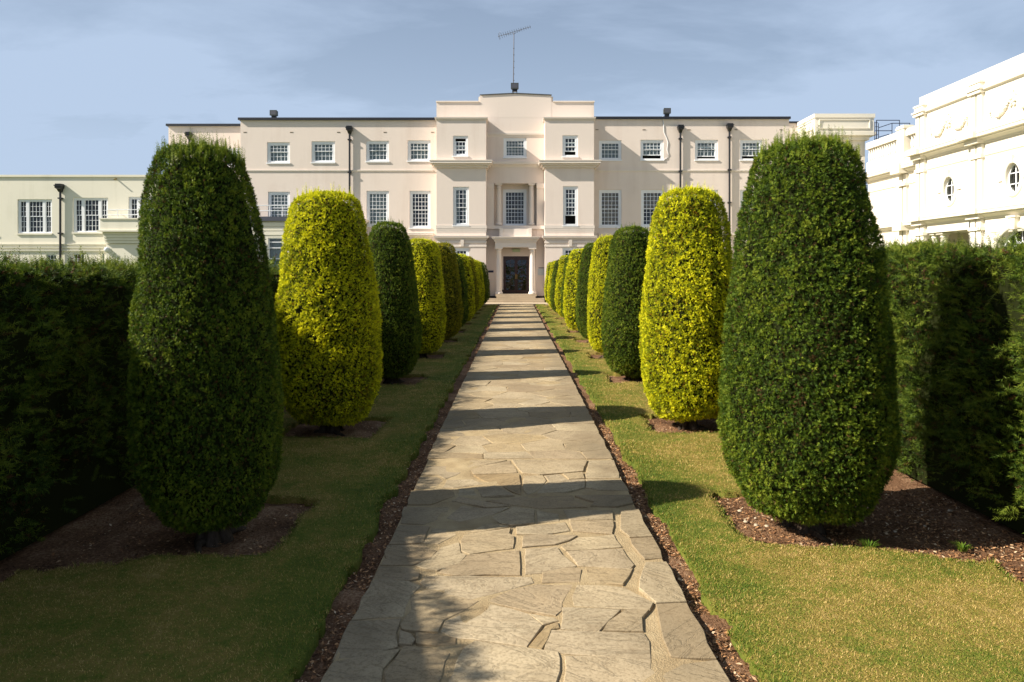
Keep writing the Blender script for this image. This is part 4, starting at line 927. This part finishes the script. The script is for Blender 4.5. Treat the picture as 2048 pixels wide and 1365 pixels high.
b = MB(); b.box(wx(872, RYP), wx(957, RYP), RYP - .06, WY + 2.05, wz(205, RYP) + .001, wz(202.5, RYP)); b.box(wx(1106, RYP), wx(1189, RYP), RYP - .06, WY + 2.05, wz(205, RYP) + .001, wz(202.5, RYP)); b.build('coping', M['trim'], house)
b = MB(); zc = 0.05
b.add([(x0 - .02, RYP - .05, zs + .002), (wx(1030, RYP), RYP - .05, zt + .002), (x1 + .02, RYP - .05, zs + .002), (x1 + .02, RYP - .05, zs + zc), (wx(1030, RYP), RYP - .05, zt + zc), (x0 - .02, RYP - .05, zs + zc), (x0 - .02, RYP + .3, zs + zc), (wx(1030, RYP), RYP + .3, zt + zc), (x1 + .02, RYP + .3, zs + zc)], [(0, 1, 4, 5), (1, 2, 3, 4), (5, 4, 7, 6), (4, 3, 8, 7)]); b.build('coping', M['roof'], house)
# single-storey extension with railing
QY = 38.7; qa, qb = wx(455, QY), wx(727, QY); qz = wz(443, QY)
hq = [R(536, 476, 566, 548, QY), R(580, 476, 640, 548, QY), R(655, 476, 712, 548, QY)]
b = MB(); wall_holes(b, qa, qb, -0.2, qz, QY, hq); b.quad((qb, QY, qz), (qb, QY, -0.2), (qb, WY, -0.2), (qb, WY, qz)); b.quad((qa, QY, -0.2), (qa, QY, qz), (qa, WY, qz), (qa, WY, -0.2)); b.build('extension', [M['annex'], M['dark']], house)
b = MB(); b.box(qa - .15, wx(668, QY), QY - .18, WY - .01, qz + .002, wz(434, QY)); b.build('lead_roof', M['lead'], house)
b = MB(); b.box(wx(668, QY) + .002, qb + .12, QY - .16, WY - .01, qz + .002, wz(456, QY) if wz(456, QY) > qz + .01 else qz + .12); b.build('coping', M['trim'], house)
for k in range(3):
    z = qz - 0.08 - k * 0.24; b = MB(); b.box(qa - .03, qb + .03 - .001 * k, QY - .05 + .012 * k, QY - .001, z - .20, z); b.build('fascia_board', M['annex'], house)
for (x0, x1, z0, z1) in hq:
    b = MB(); bars(b, x0, x1, z0, z1, QY + .05, 1, 1, .06, .04, .06)
    for t in (0.42, 0.72, 0.88): z = z0 + (z1 - z0) * t; b.box(x0 + .06, x1 - .06, QY + .055, QY + .10, z - .025, z + .025)
    o = b.build('window', M['frame'], house); p = MB(); p.quad((x0, QY + .09, z0), (x1, QY + .09, z0), (x1, QY + .09, z1), (x0, QY + .09, z1)); p.build('pane', M['glass'], o); wavy(x0, x1, z0, z1, QY + .3, .01).build('curtain', M['net'], o)
rl = MB(); zr = wz(434, QY)
for z in (wz(411, QY), wz(421.5, QY)): rl.tube([(qa, QY + .15, z), (wx(705, QY), QY + .15, z), (wx(716, QY), QY + .5, z)], .028, 6)
for px in range(460, 712, 26): rl.tube([(wx(px, QY), QY + .15, zr - .02), (wx(px, QY), QY + .15, wz(411, QY))], .022, 6)
rl.build('railing', M['frame'], house)

# entrance steps
st = empty('entrance_steps', (0, 39, 0)); tag(st, 'worn stone steps rising between the bays to the porch', 'steps'); sp_parts = []
sx0, sx1 = wx(973, BY) + .02, wx(1089.5, BY) - .02
for i, (ya, yb, za, zb, xa_, xb_) in enumerate(((38.35, 38.75, -0.05, 0.10, sx0, sx1), (38.55, 39.1, 0.101, 0.205, sx0, sx1), (38.62, 39.5, 0.206, 0.31, wx(993, PY), wx(1071, PY)), (38.72, DYW + .1, 0.311, DZ + .015, wx(991, PY), wx(1073, PY)))):
    b = MB(); b.box(xa_, xb_, ya, DYW - .003 if i < 3 else yb, za, zb); b.build('step', M['step'], st)

# top-level bits fixed to the house
def flood(px, py, Y, w_, label):
    o = empty('floodlight', (wx(px, Y), Y, wz(py + 7.5, Y))); tag(o, label, 'floodlight', 'floodlights on the roof edge')
    b = MB(); b.box(-w_/2, w_/2, -.16, .12, .14, .14 + w_ * .75); b.box(-w_/2 - .02, w_/2 + .02, -.18, -.15, .12, .16 + w_ * .75); b.build('lamp_housing', M['lamp_body'], o)
    b = MB(); b.quad((-w_/2 + .03, -.183, .18), (w_/2 - .03, -.183, .18), (w_/2 - .03, -.183, .12 + w_ * .72), (-w_/2 + .03, -.183, .12 + w_ * .72)); b.build('lens', M['steel'], o)
    b = MB(); b.box(-w_*.36, w_*.36, -.10, .06, .0, .139); b.build('bracket', M['pipe'], o)
    b = MB(); b.tube([(-w_ * .3, 0, -.06), (-w_ * .3, 0, .01)], .02, 6); b.tube([(w_ * .3, 0, -.06), (w_ * .3, 0, .01)], .02, 6); b.build('foot', M['pipe'], o)
flood(548.5, 229.5, WY + .2, .36, 'grey floodlight on the dark roof edge above the set-back end of the wing')
flood(1333.5, 225.5, WY + .2, .36, 'grey floodlight on the roof edge above the wall cable and downpipes')
flood(1029.5, 176.5, RYP + .1, .40, 'grey floodlight on the peak of the parapet below the aerial')
AY = RYP + .45; an = empty('tv_aerial', (wx(1028, AY), AY, wz(187, AY))); tag(an, 'tall thin television aerial on a mast above the parapet', 'aerial')
zt_ = wz(66, AY) - wz(187, AY); b = MB(); b.tube([(-.05, 0, -.3), (0, 0, zt_)], [.030, .022], 8); b.build('mast', M['steel'], an)
b = MB(); p0, p1 = Vector((wx(996, AY) - wx(1028, AY), 0.25, wz(70.5, AY) - wz(187, AY))), Vector((wx(1061, AY) - wx(1028, AY), -.25, wz(57, AY) - wz(187, AY))); b.tube([p0, p1], .013, 6); b.build('boom', M['steel'], an)
dd = (p1 - p0).normalized(); sdv = dd.cross(Vector((0, 0, 1))).normalized(); el = MB(); e_len = .13
for k in range(15):
    t = .04 + .95 * k / 14; c = p0.lerp(p1, t); e_len = .22 - .10 * t
    e = MB(); tilt = (sdv * .8 + Vector((0, 0, .35))).normalized(); e.tube([c - tilt * e_len, c + tilt * e_len], .009, 5); e.build('element', M['lamp_body'], an)
b = MB()
for s_ in (-1, 1): b.tube([p0 + dd * .02, p0 + dd * .12 + Vector((0, 0, .24 * s_))], .01, 5)
b.tube([p0.lerp(p1, .22) + Vector((0, 0, -.02)), Vector((0, 0, zt_ - .06)), p0.lerp(p1, .72) + Vector((0, 0, -.02))], .008, 5); b.build('reflector', M['steel'], an)
b = MB()
for k in range(7): z = .35 + k * (zt_ - .9) / 7; b.tube([(-.012, 0, z), (-.012, 0, z + .035)], .036, 8)
b.build('cable_clip', M['lamp_body'], an)
def panel(name, px0, py0, px1, py1, Y, m, label, cat, th=.03):
    x0, x1, z0, z1 = R(px0, py0, px1, py1, Y); b = MB(); b.box(x0, x1, Y - th, Y - .003, z0, z1); o = b.build(name, M[m]); tag(o, label, cat); return o
panel('sign', 976.5, 541.5, 987, 545.5, RYP, 'sign_dark', 'small dark blue wall sign beside the porch column', 'sign')
o = panel('notice_board', 1076, 538, 1089, 551, RYP, 'sign_pale', 'pale grey notice panel on the pier beside the entrance door', 'notice')
x0, x1, z0, z1 = R(1077, 535.6, 1088, 536.8, RYP); b = MB(); b.box(x0, x1, RYP - .02, RYP - .003, z0, z1); b.build('heading_strip', M['sign_dark'], o)
o = panel('emergency_light', 1025, 498.5, 1040, 504.5, DYW, 'exit', 'small pale green light box above the entrance door', 'light', .08)

# ------------------------------------------------------------------ low annex on the left
AZ = 37.0
annex = empty('annex', (wx(150, AZ), AZ, 0), math.radians(0.0)); tag(annex, 'low pale stucco annex with three-part windows and black downpipe', 'building')
def al(px): return (px - 150) * AZ / FPX
za_t = wz(354.5, AZ); x_l, x_r = al(-500), al(335)
trip = [(35, 399, 104, 467), (146, 396, 216, 465), (257, 394, 327, 464), (-76, 400, -7, 469), (-190, 400, -120, 469)]
gw = [(92, 509, 113, 560), (146, 507, 169, 560), (202, 508, 209, 560), (-40, 510, -10, 560)]
AH = [(al(a), al(c), wz(d, AZ), wz(b_, AZ)) for a, b_, c, d in trip + gw]
b = MB(); wall_holes(b, x_l, x_r, -0.2, za_t, 0, AH); b.quad((x_r, 0, za_t), (x_r, 0, -.2), (x_r, 7, -.2), (x_r, 7, za_t)); b.quad((x_l, 0, -.2), (x_l, 0, za_t), (x_l, 7, za_t), (x_l, 7, -.2)); b.quad((x_l, 0, za_t), (x_r, 0, za_t), (x_r, 7, za_t), (x_l, 7, za_t)); b.build('wall', [M['annex'], M['dark']], annex)
b = MB(); b.box(x_l - .05, x_r + .05, -.07, .25, za_t + .002, za_t + .11); b.build('coping', M['annex'], annex)
for k, (x0, x1, z0, z1) in enumerate(AH[:5]):
    b = MB(); fw = .10; ya, yb = .06, .15; W_ = x1 - x0
    b.box(x0, x0 + fw, ya, yb, z0, z1); b.box(x1 - fw, x1, ya, yb, z0, z1); b.box(x0 + fw, x1 - fw, ya, yb, z1 - fw, z1); b.box(x0 + fw, x1 - fw, ya, yb, z0, z0 + .06)
    m1, m2 = x0 + W_ * .27, x0 + W_ * .75
    for mm in (m1, m2): b.box(mm - .07, mm + .07, ya + .003, yb, z0 + .06, z1 - fw)
    o = b.build('window', M['frame'], annex); zm = (z0 + z1) / 2
    for xa_, xb_, nc in ((x0 + fw, m1 - .07, 2), (m1 + .07, m2 - .07, 4), (m2 + .07, x1 - fw, 2)):
        s = MB(); bars(s, xa_, xb_, zm - .02, z1 - fw, ya + .02, nc, 3, .03, .018); s.build('sash', M['frame'], o); s = MB(); bars(s, xa_, xb_, z0 + .06, zm + .02, ya + .05, nc, 3, .03, .018); s.build('sash', M['frame'], o)
        p = MB(); p.quad((xa_, ya + .075, z0 + .06), (xb_, ya + .075, z0 + .06), (xb_, ya + .075, z1 - fw), (xa_, ya + .075, z1 - fw)); p.build('pane', M['glass'], o)
    s = MB(); s.box(x0 - .03, x1 + .03, -.06, .058, z0 - .08, z0 - .003); s.build('sill', M['annex'], o)
for (x0, x1, z0, z1) in AH[5:]:
    b = MB(); bars(b, x0, x1, z0, z1, .05, 3 if x1 - x0 > .3 else 1, 5, .06, .02, .06); o = b.build('window', M['frame'], annex); p = MB(); p.quad((x0, .09, z0), (x1, .09, z0), (x1, .09, z1), (x0, .09, z1)); p.build('pane', M['glass'], o)
for py in (489, 495, 501.5): z = wz(py, AZ); moulding(annex, x_l, x_r - .01, 0, z - .10, z + .03, .07, 0, 'string_course', 'annex')
downpipe(annex, al(123), 0, wz(369, AZ), 0.0)
# balcony canopy
cx0, cx1 = al(222), al(330); b = MB(); b.box(cx0 + .02, cx1, -1.0, -.002, wz(463, AZ), wz(442, AZ)); b.build('balcony', M['annex'], annex)
b = MB(); b.box(cx0 - .02, cx1 + .02, -1.05, -.003, wz(442, AZ) + .001, wz(439.5, AZ)); b.box(cx0 - .10, cx1 + .03, -1.10, -.003, wz(466, AZ), wz(463, AZ) - .001); b.build('coping', M['annex'], annex)
for k in range(4): b = MB(); pj = .9 - k * .05; b.box(cx0 + .08 + k * .012, cx1, -pj, -.004, wz(471.5 + k * 5.5, AZ), wz(466.3 + k * 5.5, AZ)); b.build('fascia', M['annex'], annex)
b = MB(); b.box(cx0 + .14, cx1, -.66, -.005, -.1, wz(488.5, AZ)); b.build('bay', M['annex'], annex)
b = MB()
for z in (wz(423, AZ), wz(433, AZ)): b.tube([(cx0 + .35, -.95, z), (cx1, -.95, z)], .022, 6); b.tube([(cx0 + .35, -.95, z), (cx0 + .35, -.05, z)], .022, 6)
for k in range(6): x = cx0 + .35 + k * .55; b.tube([(x, -.95, wz(440, AZ)), (x, -.95, wz(423, AZ))], .018, 6)
b.build('railing', M['frame'], annex)
b = MB(); b.tube([(al(233), -.001, wz(358, AZ)), (al(233), -.22, wz(360, AZ) - .02)], .035, 8); b.build('spout', M['brass'], annex)
lp = empty('wall_lamp', (al(229), -.665, wz(500.5, AZ))); lp.location = annex.matrix_world @ lp.location if False else (Matrix.Translation(annex.location) @ Matrix.Rotation(annex.rotation_euler.z, 4, 'Z')) @ Vector((al(229), -.665, wz(500.5, AZ))); lp.rotation_euler = annex.rotation_euler
tag(lp, 'round white bulkhead lamp on the annex wall under the balcony', 'lamp')
b = MB(); b.lathe((0, 0, 0), [(.14, 0), (.14, .04)], 16); o = b.build('base', M['frame'], lp); o.rotation_euler = (math.radians(90), 0, 0)
b = MB(); b.lathe((0, 0, .041), [(.125, 0), (.12, .05), (.09, .10), (.05, .125), (.01, .13)], 16); o = b.build('globe', M['frame'], lp); o.rotation_euler = (math.radians(90), 0, 0)

# ------------------------------------------------------------------ ornate building on the right (faces the garden)
OX, OY = 20.0, 40.0
orn = empty('ornate_building', (OX, OY, 0), math.radians(-90)); tag(orn, 'bright white classical building with oval windows, swags and balustrade', 'building')
def ol(px): return OY - FPX * OX / (px - VX)
def ring_hole(b, x0, x1, z0, z1, y, poly, depth, m=0, mi=1):
    """rectangle with a star-shaped opening (poly of (x,z), counter-clockwise), its reveal and a dark back"""
    cx = sum(p[0] for p in poly) / len(poly); cz = sum(p[1] for p in poly) / len(poly); n = len(poly)
    def edge(p):
        dx, dz = p[0] - cx, p[1] - cz; t = 1e9
        if dx > 1e-9: t = min(t, (x1 - cx) / dx)
        if dx < -1e-9: t = min(t, (x0 - cx) / dx)
        if dz > 1e-9: t = min(t, (z1 - cz) / dz)
        if dz < -1e-9: t = min(t, (z0 - cz) / dz)
        return (cx + dx * t, cz + dz * t)
    inn = [(p[0], y, p[1]) for p in poly]; oe = [edge(p) for p in poly]; outr = [(p[0], y, p[1]) for p in oe]
    for i in range(n):
        j = (i + 1) % n; a, c = oe[i], oe[j]
        if abs(a[0] - c[0]) > 1e-6 and abs(a[1] - c[1]) > 1e-6:
            k = (x1 if max(a[0], c[0]) > x1 - 1e-6 else x0, z1 if max(a[1], c[1]) > z1 - 1e-6 else z0); b.add([inn[i], outr[i], (k[0], y, k[1]), outr[j], inn[j]], [(0, 1, 2, 3, 4)], m)
        else: b.add([inn[i], outr[i], outr[j], inn[j]], [(0, 1, 2, 3)], m)
        b.quad(inn[i], inn[j], (inn[j][0], y + depth, inn[j][2]), (inn[i][0], y + depth, inn[i][2]), m)
    b.add([(p[0], y + depth, p[1]) for p in poly], [tuple(range(n))], mi)
def ell(cx, cz, rx, rz, n=40): return [(cx + rx * math.cos(2 * math.pi * i / n), cz + rz * math.sin(2 * math.pi * i / n)) for i in range(n)]
def arch(cx, zs, r, zb, n=24): return [(cx + r * math.cos(math.pi * i / n), zs + r * math.sin(math.pi * i / n)) for i in range(n + 1)] + [(cx - r, zb), (cx + r, zb)]
ZC1, ZC2, ZM, ZT = 4.35, 7.62, 9.5, 10.3
PIL = [5.55, 9.76, 13.97, 18.2, 22.4]; OV = [7.7, 11.85, 16.05, 20.3]; OZ = 5.45
LO0, LO1 = ol(1851), ol(1938)                              # open loggia
b = MB()
segs = sorted(set([5.3] + [(a + c) / 2 for a, c in zip(OV[:-1], OV[1:])] + [22.8]))
for (sa, sb), cx in zip(zip(segs[:-1], segs[1:]), OV):
    ring_hole(b, cx - .9, cx + .9, OZ - 1.0, OZ + 1.0, 0, ell(cx, OZ, .42, .60), .22)
    b.quad((sa, 0, 3.9), (sb, 0, 3.9), (sb, 0, OZ - 1.0), (sa, 0, OZ - 1.0)); b.quad((sa, 0, OZ + 1.0), (sb, 0, OZ + 1.0), (sb, 0, ZT), (sa, 0, ZT))
    b.quad((sa, 0, OZ - 1), (cx - .9, 0, OZ - 1), (cx - .9, 0, OZ + 1), (sa, 0, OZ + 1)); b.quad((cx + .9, 0, OZ - 1), (sb, 0, OZ - 1), (sb, 0, OZ + 1), (cx + .9, 0, OZ + 1))
    if cx > 8:
        ring_hole(b, sa if sa > 9.2 else LO1, sb, -.2, 3.9, 0, arch(cx + .15, 2.15, 1.28, .4), .45)
b.quad((5.3, 0, -.2), (LO0, 0, -.2), (LO0, 0, 3.9), (5.3, 0, 3.9))
# loggia recess
D = 2.6; b.quad((LO0, 0, 3.55), (LO1, 0, 3.55), (LO1, D, 3.55), (LO0, D, 3.55)); b.quad((LO0, D, -.2), (LO1, D, -.2), (LO1, D, 3.55), (LO0, D, 3.55)); b.quad((LO0, 0, -.2), (LO0, 0, 3.55), (LO0, D, 3.55), (LO0, D, -.2)); b.quad((LO1, 0, 3.55), (LO1, 0, -.2), (LO1, D, -.2), (LO1, D, 3.55)); b.quad((LO0, 0, 3.55), (LO1, 0, 3.55), (LO1, 0, 3.9), (LO0, 0, 3.9))
b.quad((5.3, 0, -.2), (5.3, 0, ZT), (5.3, 9, ZT), (5.3, 9, -.2)); b.quad((22.8, 0, ZT), (22.8, 0, -.2), (22.8, 9, -.2), (22.8, 9, ZT)); b.quad((5.3, 0, ZT), (22.8, 0, ZT), (22.8, 9, ZT), (5.3, 9, ZT))
b.build('wall', [M['ornate'], M['dark']], orn)
b = MB(); b.quad((LO0 + .5, D - .02, .2), (LO0 + 1.3, D - .02, .2), (LO0 + 1.3, D - .02, 2.6), (LO0 + .5, D - .02, 2.6)); b.build('doorway', M['dark'], orn)
# low section with balustrade
b = MB(); LZ = 7.0; b.quad((-.45, .35, -.2), (5.3, .35, -.2), (5.3, .35, LZ), (-.45, .35, LZ)); b.quad((-.45, .35, LZ), (5.3, .35, LZ), (5.3, 9, LZ), (-.45, 9, LZ)); b.build('wall', M['ornate'], orn)
moulding(orn, -.45, 5.3, .35, 6.75, 7.25, .45, 0, 'cornice', 'ornate'); moulding(orn, -.45, 5.3, .35, 6.18, 6.28, .06, 0, 'band', 'ornate'); moulding(orn, -.45, 5.3, .35, 3.85, 4.25, .35, 0, 'cornice', 'ornate')
b = MB(); b.box(-.45, 5.3, .25, .55, 7.25, 7.95); b.build('balustrade_base', M['ornate'], orn); b = MB(); b.box(-.45, 5.3, .22, .58, 8.72, 9.08); b.build('balustrade_rail', M['ornate'], orn)
bl = MB(); bl.lathe((0, 0, 0), [(.075, 0), (.075, .06), (.05, .10), (.085, .25), (.09, .34), (.055, .55), (.045, .62), (.07, .68), (.075, .769)], 10); blm = bl.mesh('baluster', M['ornate'])
x = -.35
while x < 5.2:
    if not (3.0 < x < 3.75): link('baluster', blm, orn, (x, .40, 7.951))
    x += .24
for px in (3.37, ): 
    b = MB(); b.box(px - .33, px + .33, .10, .62, 7.26, 9.3); b.box(px - .40, px + .40, .06, .66, 9.12, 9.22); b.build('pedestal', M['ornate'], orn)
    b = MB()
    for d in (-.2, .2): b.box(px + d - .13, px + d + .13, .22, .349, -.2, 6.74)
    b.build('pilaster', M['ornate'], orn)
    for q in ((.42, -.20, .34, 6.80, 7.30), (.40, .10, .345, 6.15, 6.30), (.42, -.10, .34, 3.82, 4.28)): b = MB(); b.box(px - q[0], px + q[0], *q[1:]); b.build('capital', M['ornate'], orn)
# main section mouldings
moulding(orn, 5.3, 22.8, 0, ZC1 - .42, ZC1, .42, 0, 'cornice', 'ornate'); moulding(orn, 5.3, 22.8, 0, ZC2 - .45, ZC2, .48, 0, 'cornice', 'ornate'); moulding(orn, 5.3, 22.8, 0, 6.58, 6.68, .05, 0, 'band', 'ornate'); moulding(orn, 5.9, 22.8, 0, ZM - .12, ZM, .14, 0, 'cornice', 'ornate')
moulding(orn, LO1, 22.8, 0, 3.30, 3.36, .03, 0, 'band', 'ornate')
for px in PIL:
    b = MB()
    for d in (-.20, .20): b.box(px + d - .15, px + d + .15, -.13, -.001, ZC1 + .01, ZC2 - .46); b.box(px + d - .15, px + d + .15, -.13, -.001, ZC2 + .01, ZM - .13); b.box(px + d - .15, px + d + .15, -.15, -.001, -.2, 3.92)
    b.build('pilaster', M['ornate'], orn)
    b = MB()
    for z0, z1, pj, hw in ((ZC1 - .40, ZC1 - .2, .32, .44), (ZC1 - .2, ZC1 + .02, .52, .52), (ZC2 - .44, ZC2 - .22, .36, .44), (ZC2 - .22, ZC2 + .03, .62, .54), (6.55, 6.72, .19, .40), (ZM - .16, ZM - .02, .24, .42), (ZM - .02, ZM + .05, .30, .46), (3.45, 3.6, .22, .42)): b = MB(); b.box(px - hw, px + hw, -pj, -.002, z0 + .001, z1); b.build('capital', M['ornate'], orn)
    b = MB(); b.box(px - .36, px + .36, -.2, .3, ZM + .051, ZM + .28); b.box(px - .40, px + .40, -.24, .34, ZM + .281, ZM + .36); b.build('pedestal', M['ornate'], orn)
# oval windows
for k, cx in enumerate(OV):
    o = None; b = MB(); n = 40; prof = [(0.0, -.001), (0.0, -.05), (.05, -.09), (.13, -.07), (.17, -.03), (.17, -.001)]
    vs = []; 
    for i in range(n):
        a = 2 * math.pi * i / n
        for dr, y in prof: vs.append((cx + (.42 + dr) * math.cos(a), y, OZ + (.60 + dr) * math.sin(a)))
    q = len(prof); b.add(vs, [(i*q + j, ((i+1) % n)*q + j, ((i+1) % n)*q + j + 1, i*q + j + 1) for i in range(n) for j in range(q - 1)], 0, True)
    b.box(cx - .09, cx + .09, -.14, -.002, OZ + .60, OZ + .92); b.box(cx - .85, cx - .60, -.06, -.002, OZ - .05, OZ + .01); b.box(cx + .60, cx + .85, -.06, -.002, OZ - .05, OZ + .01)
    o = b.build('oval_window', M['ornate'], orn)
    g = MB(); g.box(cx - .02, cx + .02, .10, .14, OZ - .59, OZ + .59)
    for z in (OZ - .22, OZ + .22): g.box(cx - .37, cx - .021, .104, .14, z - .018, z + .018); g.box(cx + .021, cx + .37, .104, .14, z - .018, z + .018)
    e1, e2 = ell(cx, OZ, .42, .60), ell(cx, OZ, .36, .54)
    g.add([(p[0], .10, p[1]) for p in e1] + [(p[0], .10, p[1]) for p in e2], [(i, (i+1) % 40, 40 + (i+1) % 40, 40 + i) for i in range(40)]); g.build('glazing_bars', M['frame'], o)
    p = MB(); p.add([(v[0], .13, v[1]) for v in e1], [tuple(range(40))]); p.build('pane', M['glass'], o)
# arched windows
for cx in OV[1:]:
    cx += .15; b = MB(); n = 24; vs = []; prof = [(0.0, -.001), (0.0, -.06), (.20, -.04), (.24, -.001)]
    for i in range(n + 1):
        a = math.pi * i / n
        for dr, y in prof: vs.append((cx + (1.28 + dr) * math.cos(a), y, 2.15 + (1.28 + dr) * math.sin(a)))
    q = len(prof); b.add(vs, [(i*q + j, (i+1)*q + j, (i+1)*q + j + 1, i*q + j + 1) for i in range(n) for j in range(q - 1)], 0, True)
    b.add([(cx - .12, -.16, 3.38), (cx + .12, -.16, 3.38), (cx + .20, -.20, 3.85), (cx - .20, -.20, 3.85), (cx - .12, -.001, 3.38), (cx + .12, -.001, 3.38), (cx + .20, -.001, 3.85), (cx - .20, -.001, 3.85)], [(0, 1, 2, 3), (0, 3, 7, 4), (1, 5, 6, 2), (3, 2, 6, 7), (0, 4, 5, 1)]); b.box(cx - .26, cx + .26, -.24, -.003, 3.851, 3.93)
    o = b.build('arched_window', M['ornate'], orn); g = MB()
    for rr, ww in ((1.22, .06), (.72, .05)):
        vs = []
        for i in range(n + 1):
            a = math.pi * i / n
            for dr in (-ww, ww): vs.append((cx + (rr + dr) * math.cos(a), .26, 2.15 + (rr + dr) * math.sin(a)))
        g.add(vs, [(2*i, 2*i+2, 2*i+3, 2*i+1) for i in range(n)])
    for i in range(1, 8):
        a = math.pi * i / 8; u = Vector((math.cos(a), 0, math.sin(a))); v = Vector((-math.sin(a), 0, math.cos(a))) * .025; c = Vector((cx, .262, 2.15)); g.add([c + u * .7 - v, c + u * 1.22 - v, c + u * 1.22 + v, c + u * .7 + v], [(0, 1, 2, 3)])
    g.box(cx - 1.26, cx + 1.26, .25, .30, 2.08, 2.16)
    for t in (-.64, 0, .64): g.box(cx + t - .03, cx + t + .03, .25, .30, .4, 2.079)
    for z in (.9, 1.5): g.box(cx - 1.25, cx + 1.25, .255, .295, z - .02, z + .02)
    g.build('glazing_bars', M['frame'], o); p = MB(); p.add([(v[0], .29, v[1]) for v in arch(cx, 2.15, 1.28, .4)], [tuple(range(n + 3))]); p.build('pane', M['glass'], o)
# loggia columns
for px in (LO0 + .25, LO0 + .95): column(orn, px, .35, 0.1, 3.54, .2, 'column', 'ornate')
# swags in the attic
def swag(cx):
    b = MB(); r = random.Random(int(cx * 10))
    def ball(x, z, s, y=-.05):
        b.lathe((x, y, z - s), [(.15 * s, 0), (.75 * s, .35 * s), (s, s), (.75 * s, 1.65 * s), (.1 * s, 2 * s)], 7)
    zc = ZC2 + .98
    for sgn in (-1, 1):
        for i in range(15):
            t = i / 14; x = cx + sgn * (.22 + 1.1 * t); z = zc - .38 * 4 * t * (1 - t) - .06 * t; s = .055 + .06 * math.sin(math.pi * t)
            ball(x, z, s); ball(x + r.uniform(-.04, .04), z + r.uniform(-.07, .07), s * .7, -.09)
        for i in range(5): ball(cx + sgn * (1.34 + r.uniform(-.03, .03)), zc - .06 - i * .085, .05 - .004 * i)
    for i in range(8): a = i * .785; ball(cx + .15 * math.cos(a), zc + .08 + .17 * math.sin(a), .08)
    ball(cx, zc + .08, .12, -.08); ball(cx, zc + .36, .07); ball(cx - .1, zc - .2, .07); ball(cx + .1, zc - .2, .07)
    b.build('swag', M['ornate'], orn)
for a, c in zip(PIL[:-1], PIL[1:]): swag((a + c) / 2)
# corner block between house and ornate building (in the building's own frame: x towards the viewer, y away from the garden)
def obox(b, X0_, X1_, Y0_, Y1_, z0, z1): b.box(OY - Y1_, OY - Y0_, X0_ - OX, X1_ - OX, z0, z1)
CY0 = 40.5; cx0, cx1 = wx(1630, CY0), wx(1748, CY0)
b = MB(); obox(b, cx0 + .35, cx1 - .35, CY0 + .35, 44, -.2, wz(279, CY0)); b.build('corner_tower', M['ornate'], orn)
b = MB(); obox(b, cx0 + .18, cx1 - .18, CY0 + .18, 44.1, wz(279, CY0) + .001, wz(271, CY0)); obox(b, cx0 - .04, cx1 + .12, CY0 - .06, 44.2, wz(271, CY0) + .001, wz(264.5, CY0)); b.build('cornice', M['ornate'], orn)
b = MB(); obox(b, cx0, cx1, CY0, 44, wz(264.5, CY0) + .001, wz(236, CY0)); b.build('tower_attic', M['ornate'], orn)
b = MB(); obox(b, cx0 - .05, cx1 + .05, CY0 - .05, 44.1, wz(236, CY0) + .001, wz(228, CY0)); b.build('coping', M['ornate'], orn)
b = MB(); px0, px1, pz0, pz1 = wx(1638, CY0), wx(1740, CY0), wz(258, CY0), wz(239, CY0); t_ = .05
for q in ((px0, px1, pz0, pz0 + t_), (px0, px1, pz1 - t_, pz1), (px0, px0 + t_, pz0 + t_, pz1 - t_), (px1 - t_, px1, pz0 + t_, pz1 - t_)): obox(b, q[0], q[1], CY0 - .045, CY0 - .001, q[2], q[3])
for q in ((CY0 + .3, 43.7, pz0, pz0 + t_), (CY0 + .3, 43.7, pz1 - t_, pz1), (CY0 + .3, CY0 + .35, pz0 + t_, pz1 - t_)): obox(b, cx0 - .045, cx0 - .001, q[0], q[1], q[2], q[3])
b.build('panel_frame', M['ornate'], orn)
# roof-access railing
b = MB(); ry = 39.2
def rp(px, py, Y): return Vector((OY - Y, wx(px, Y) - OX, wz(py, Y)))
Y1, Y2 = 39.5, 38.0
def line(pts, r=.022): b.tube(pts, r, 6)
line([rp(1753, 241, Y1), rp(1799, 241, Y1)]); line([rp(1753, 262, Y1), rp(1784, 262, Y1)]); line([rp(1753, 241, Y1), rp(1753, 292, Y1)], .03); line([rp(1799, 241, Y1), rp(1799, 280, Y1)]); line([rp(1757, 247, Y1), rp(1757, 290, Y1)])
line([rp(1757, 256, Y1), rp(1784, 247, Y1), rp(1820, 247, Y1)]); line([rp(1784, 247, Y1), rp(1784, 285, Y1)]); line([rp(1819.5, 247, Y1), rp(1819.5, 285, Y1)]); line([rp(1757, 275, Y1), rp(1778, 269, Y1)])
for k in range(6): line([rp(1749.5, 246 + k * 8, Y1), rp(1756, 246 + k * 8, Y1)], .016)
line([rp(1749.5, 244, Y1), rp(1749.5, 292, Y1)])
b.build('roof_railing', M['bluerail'], orn)

# parts written in world metres: put them under their parents' origins
for o in bpy.data.objects:
    if o.parent in (house, st):
        o.location = o.location - Vector(o.parent.location)
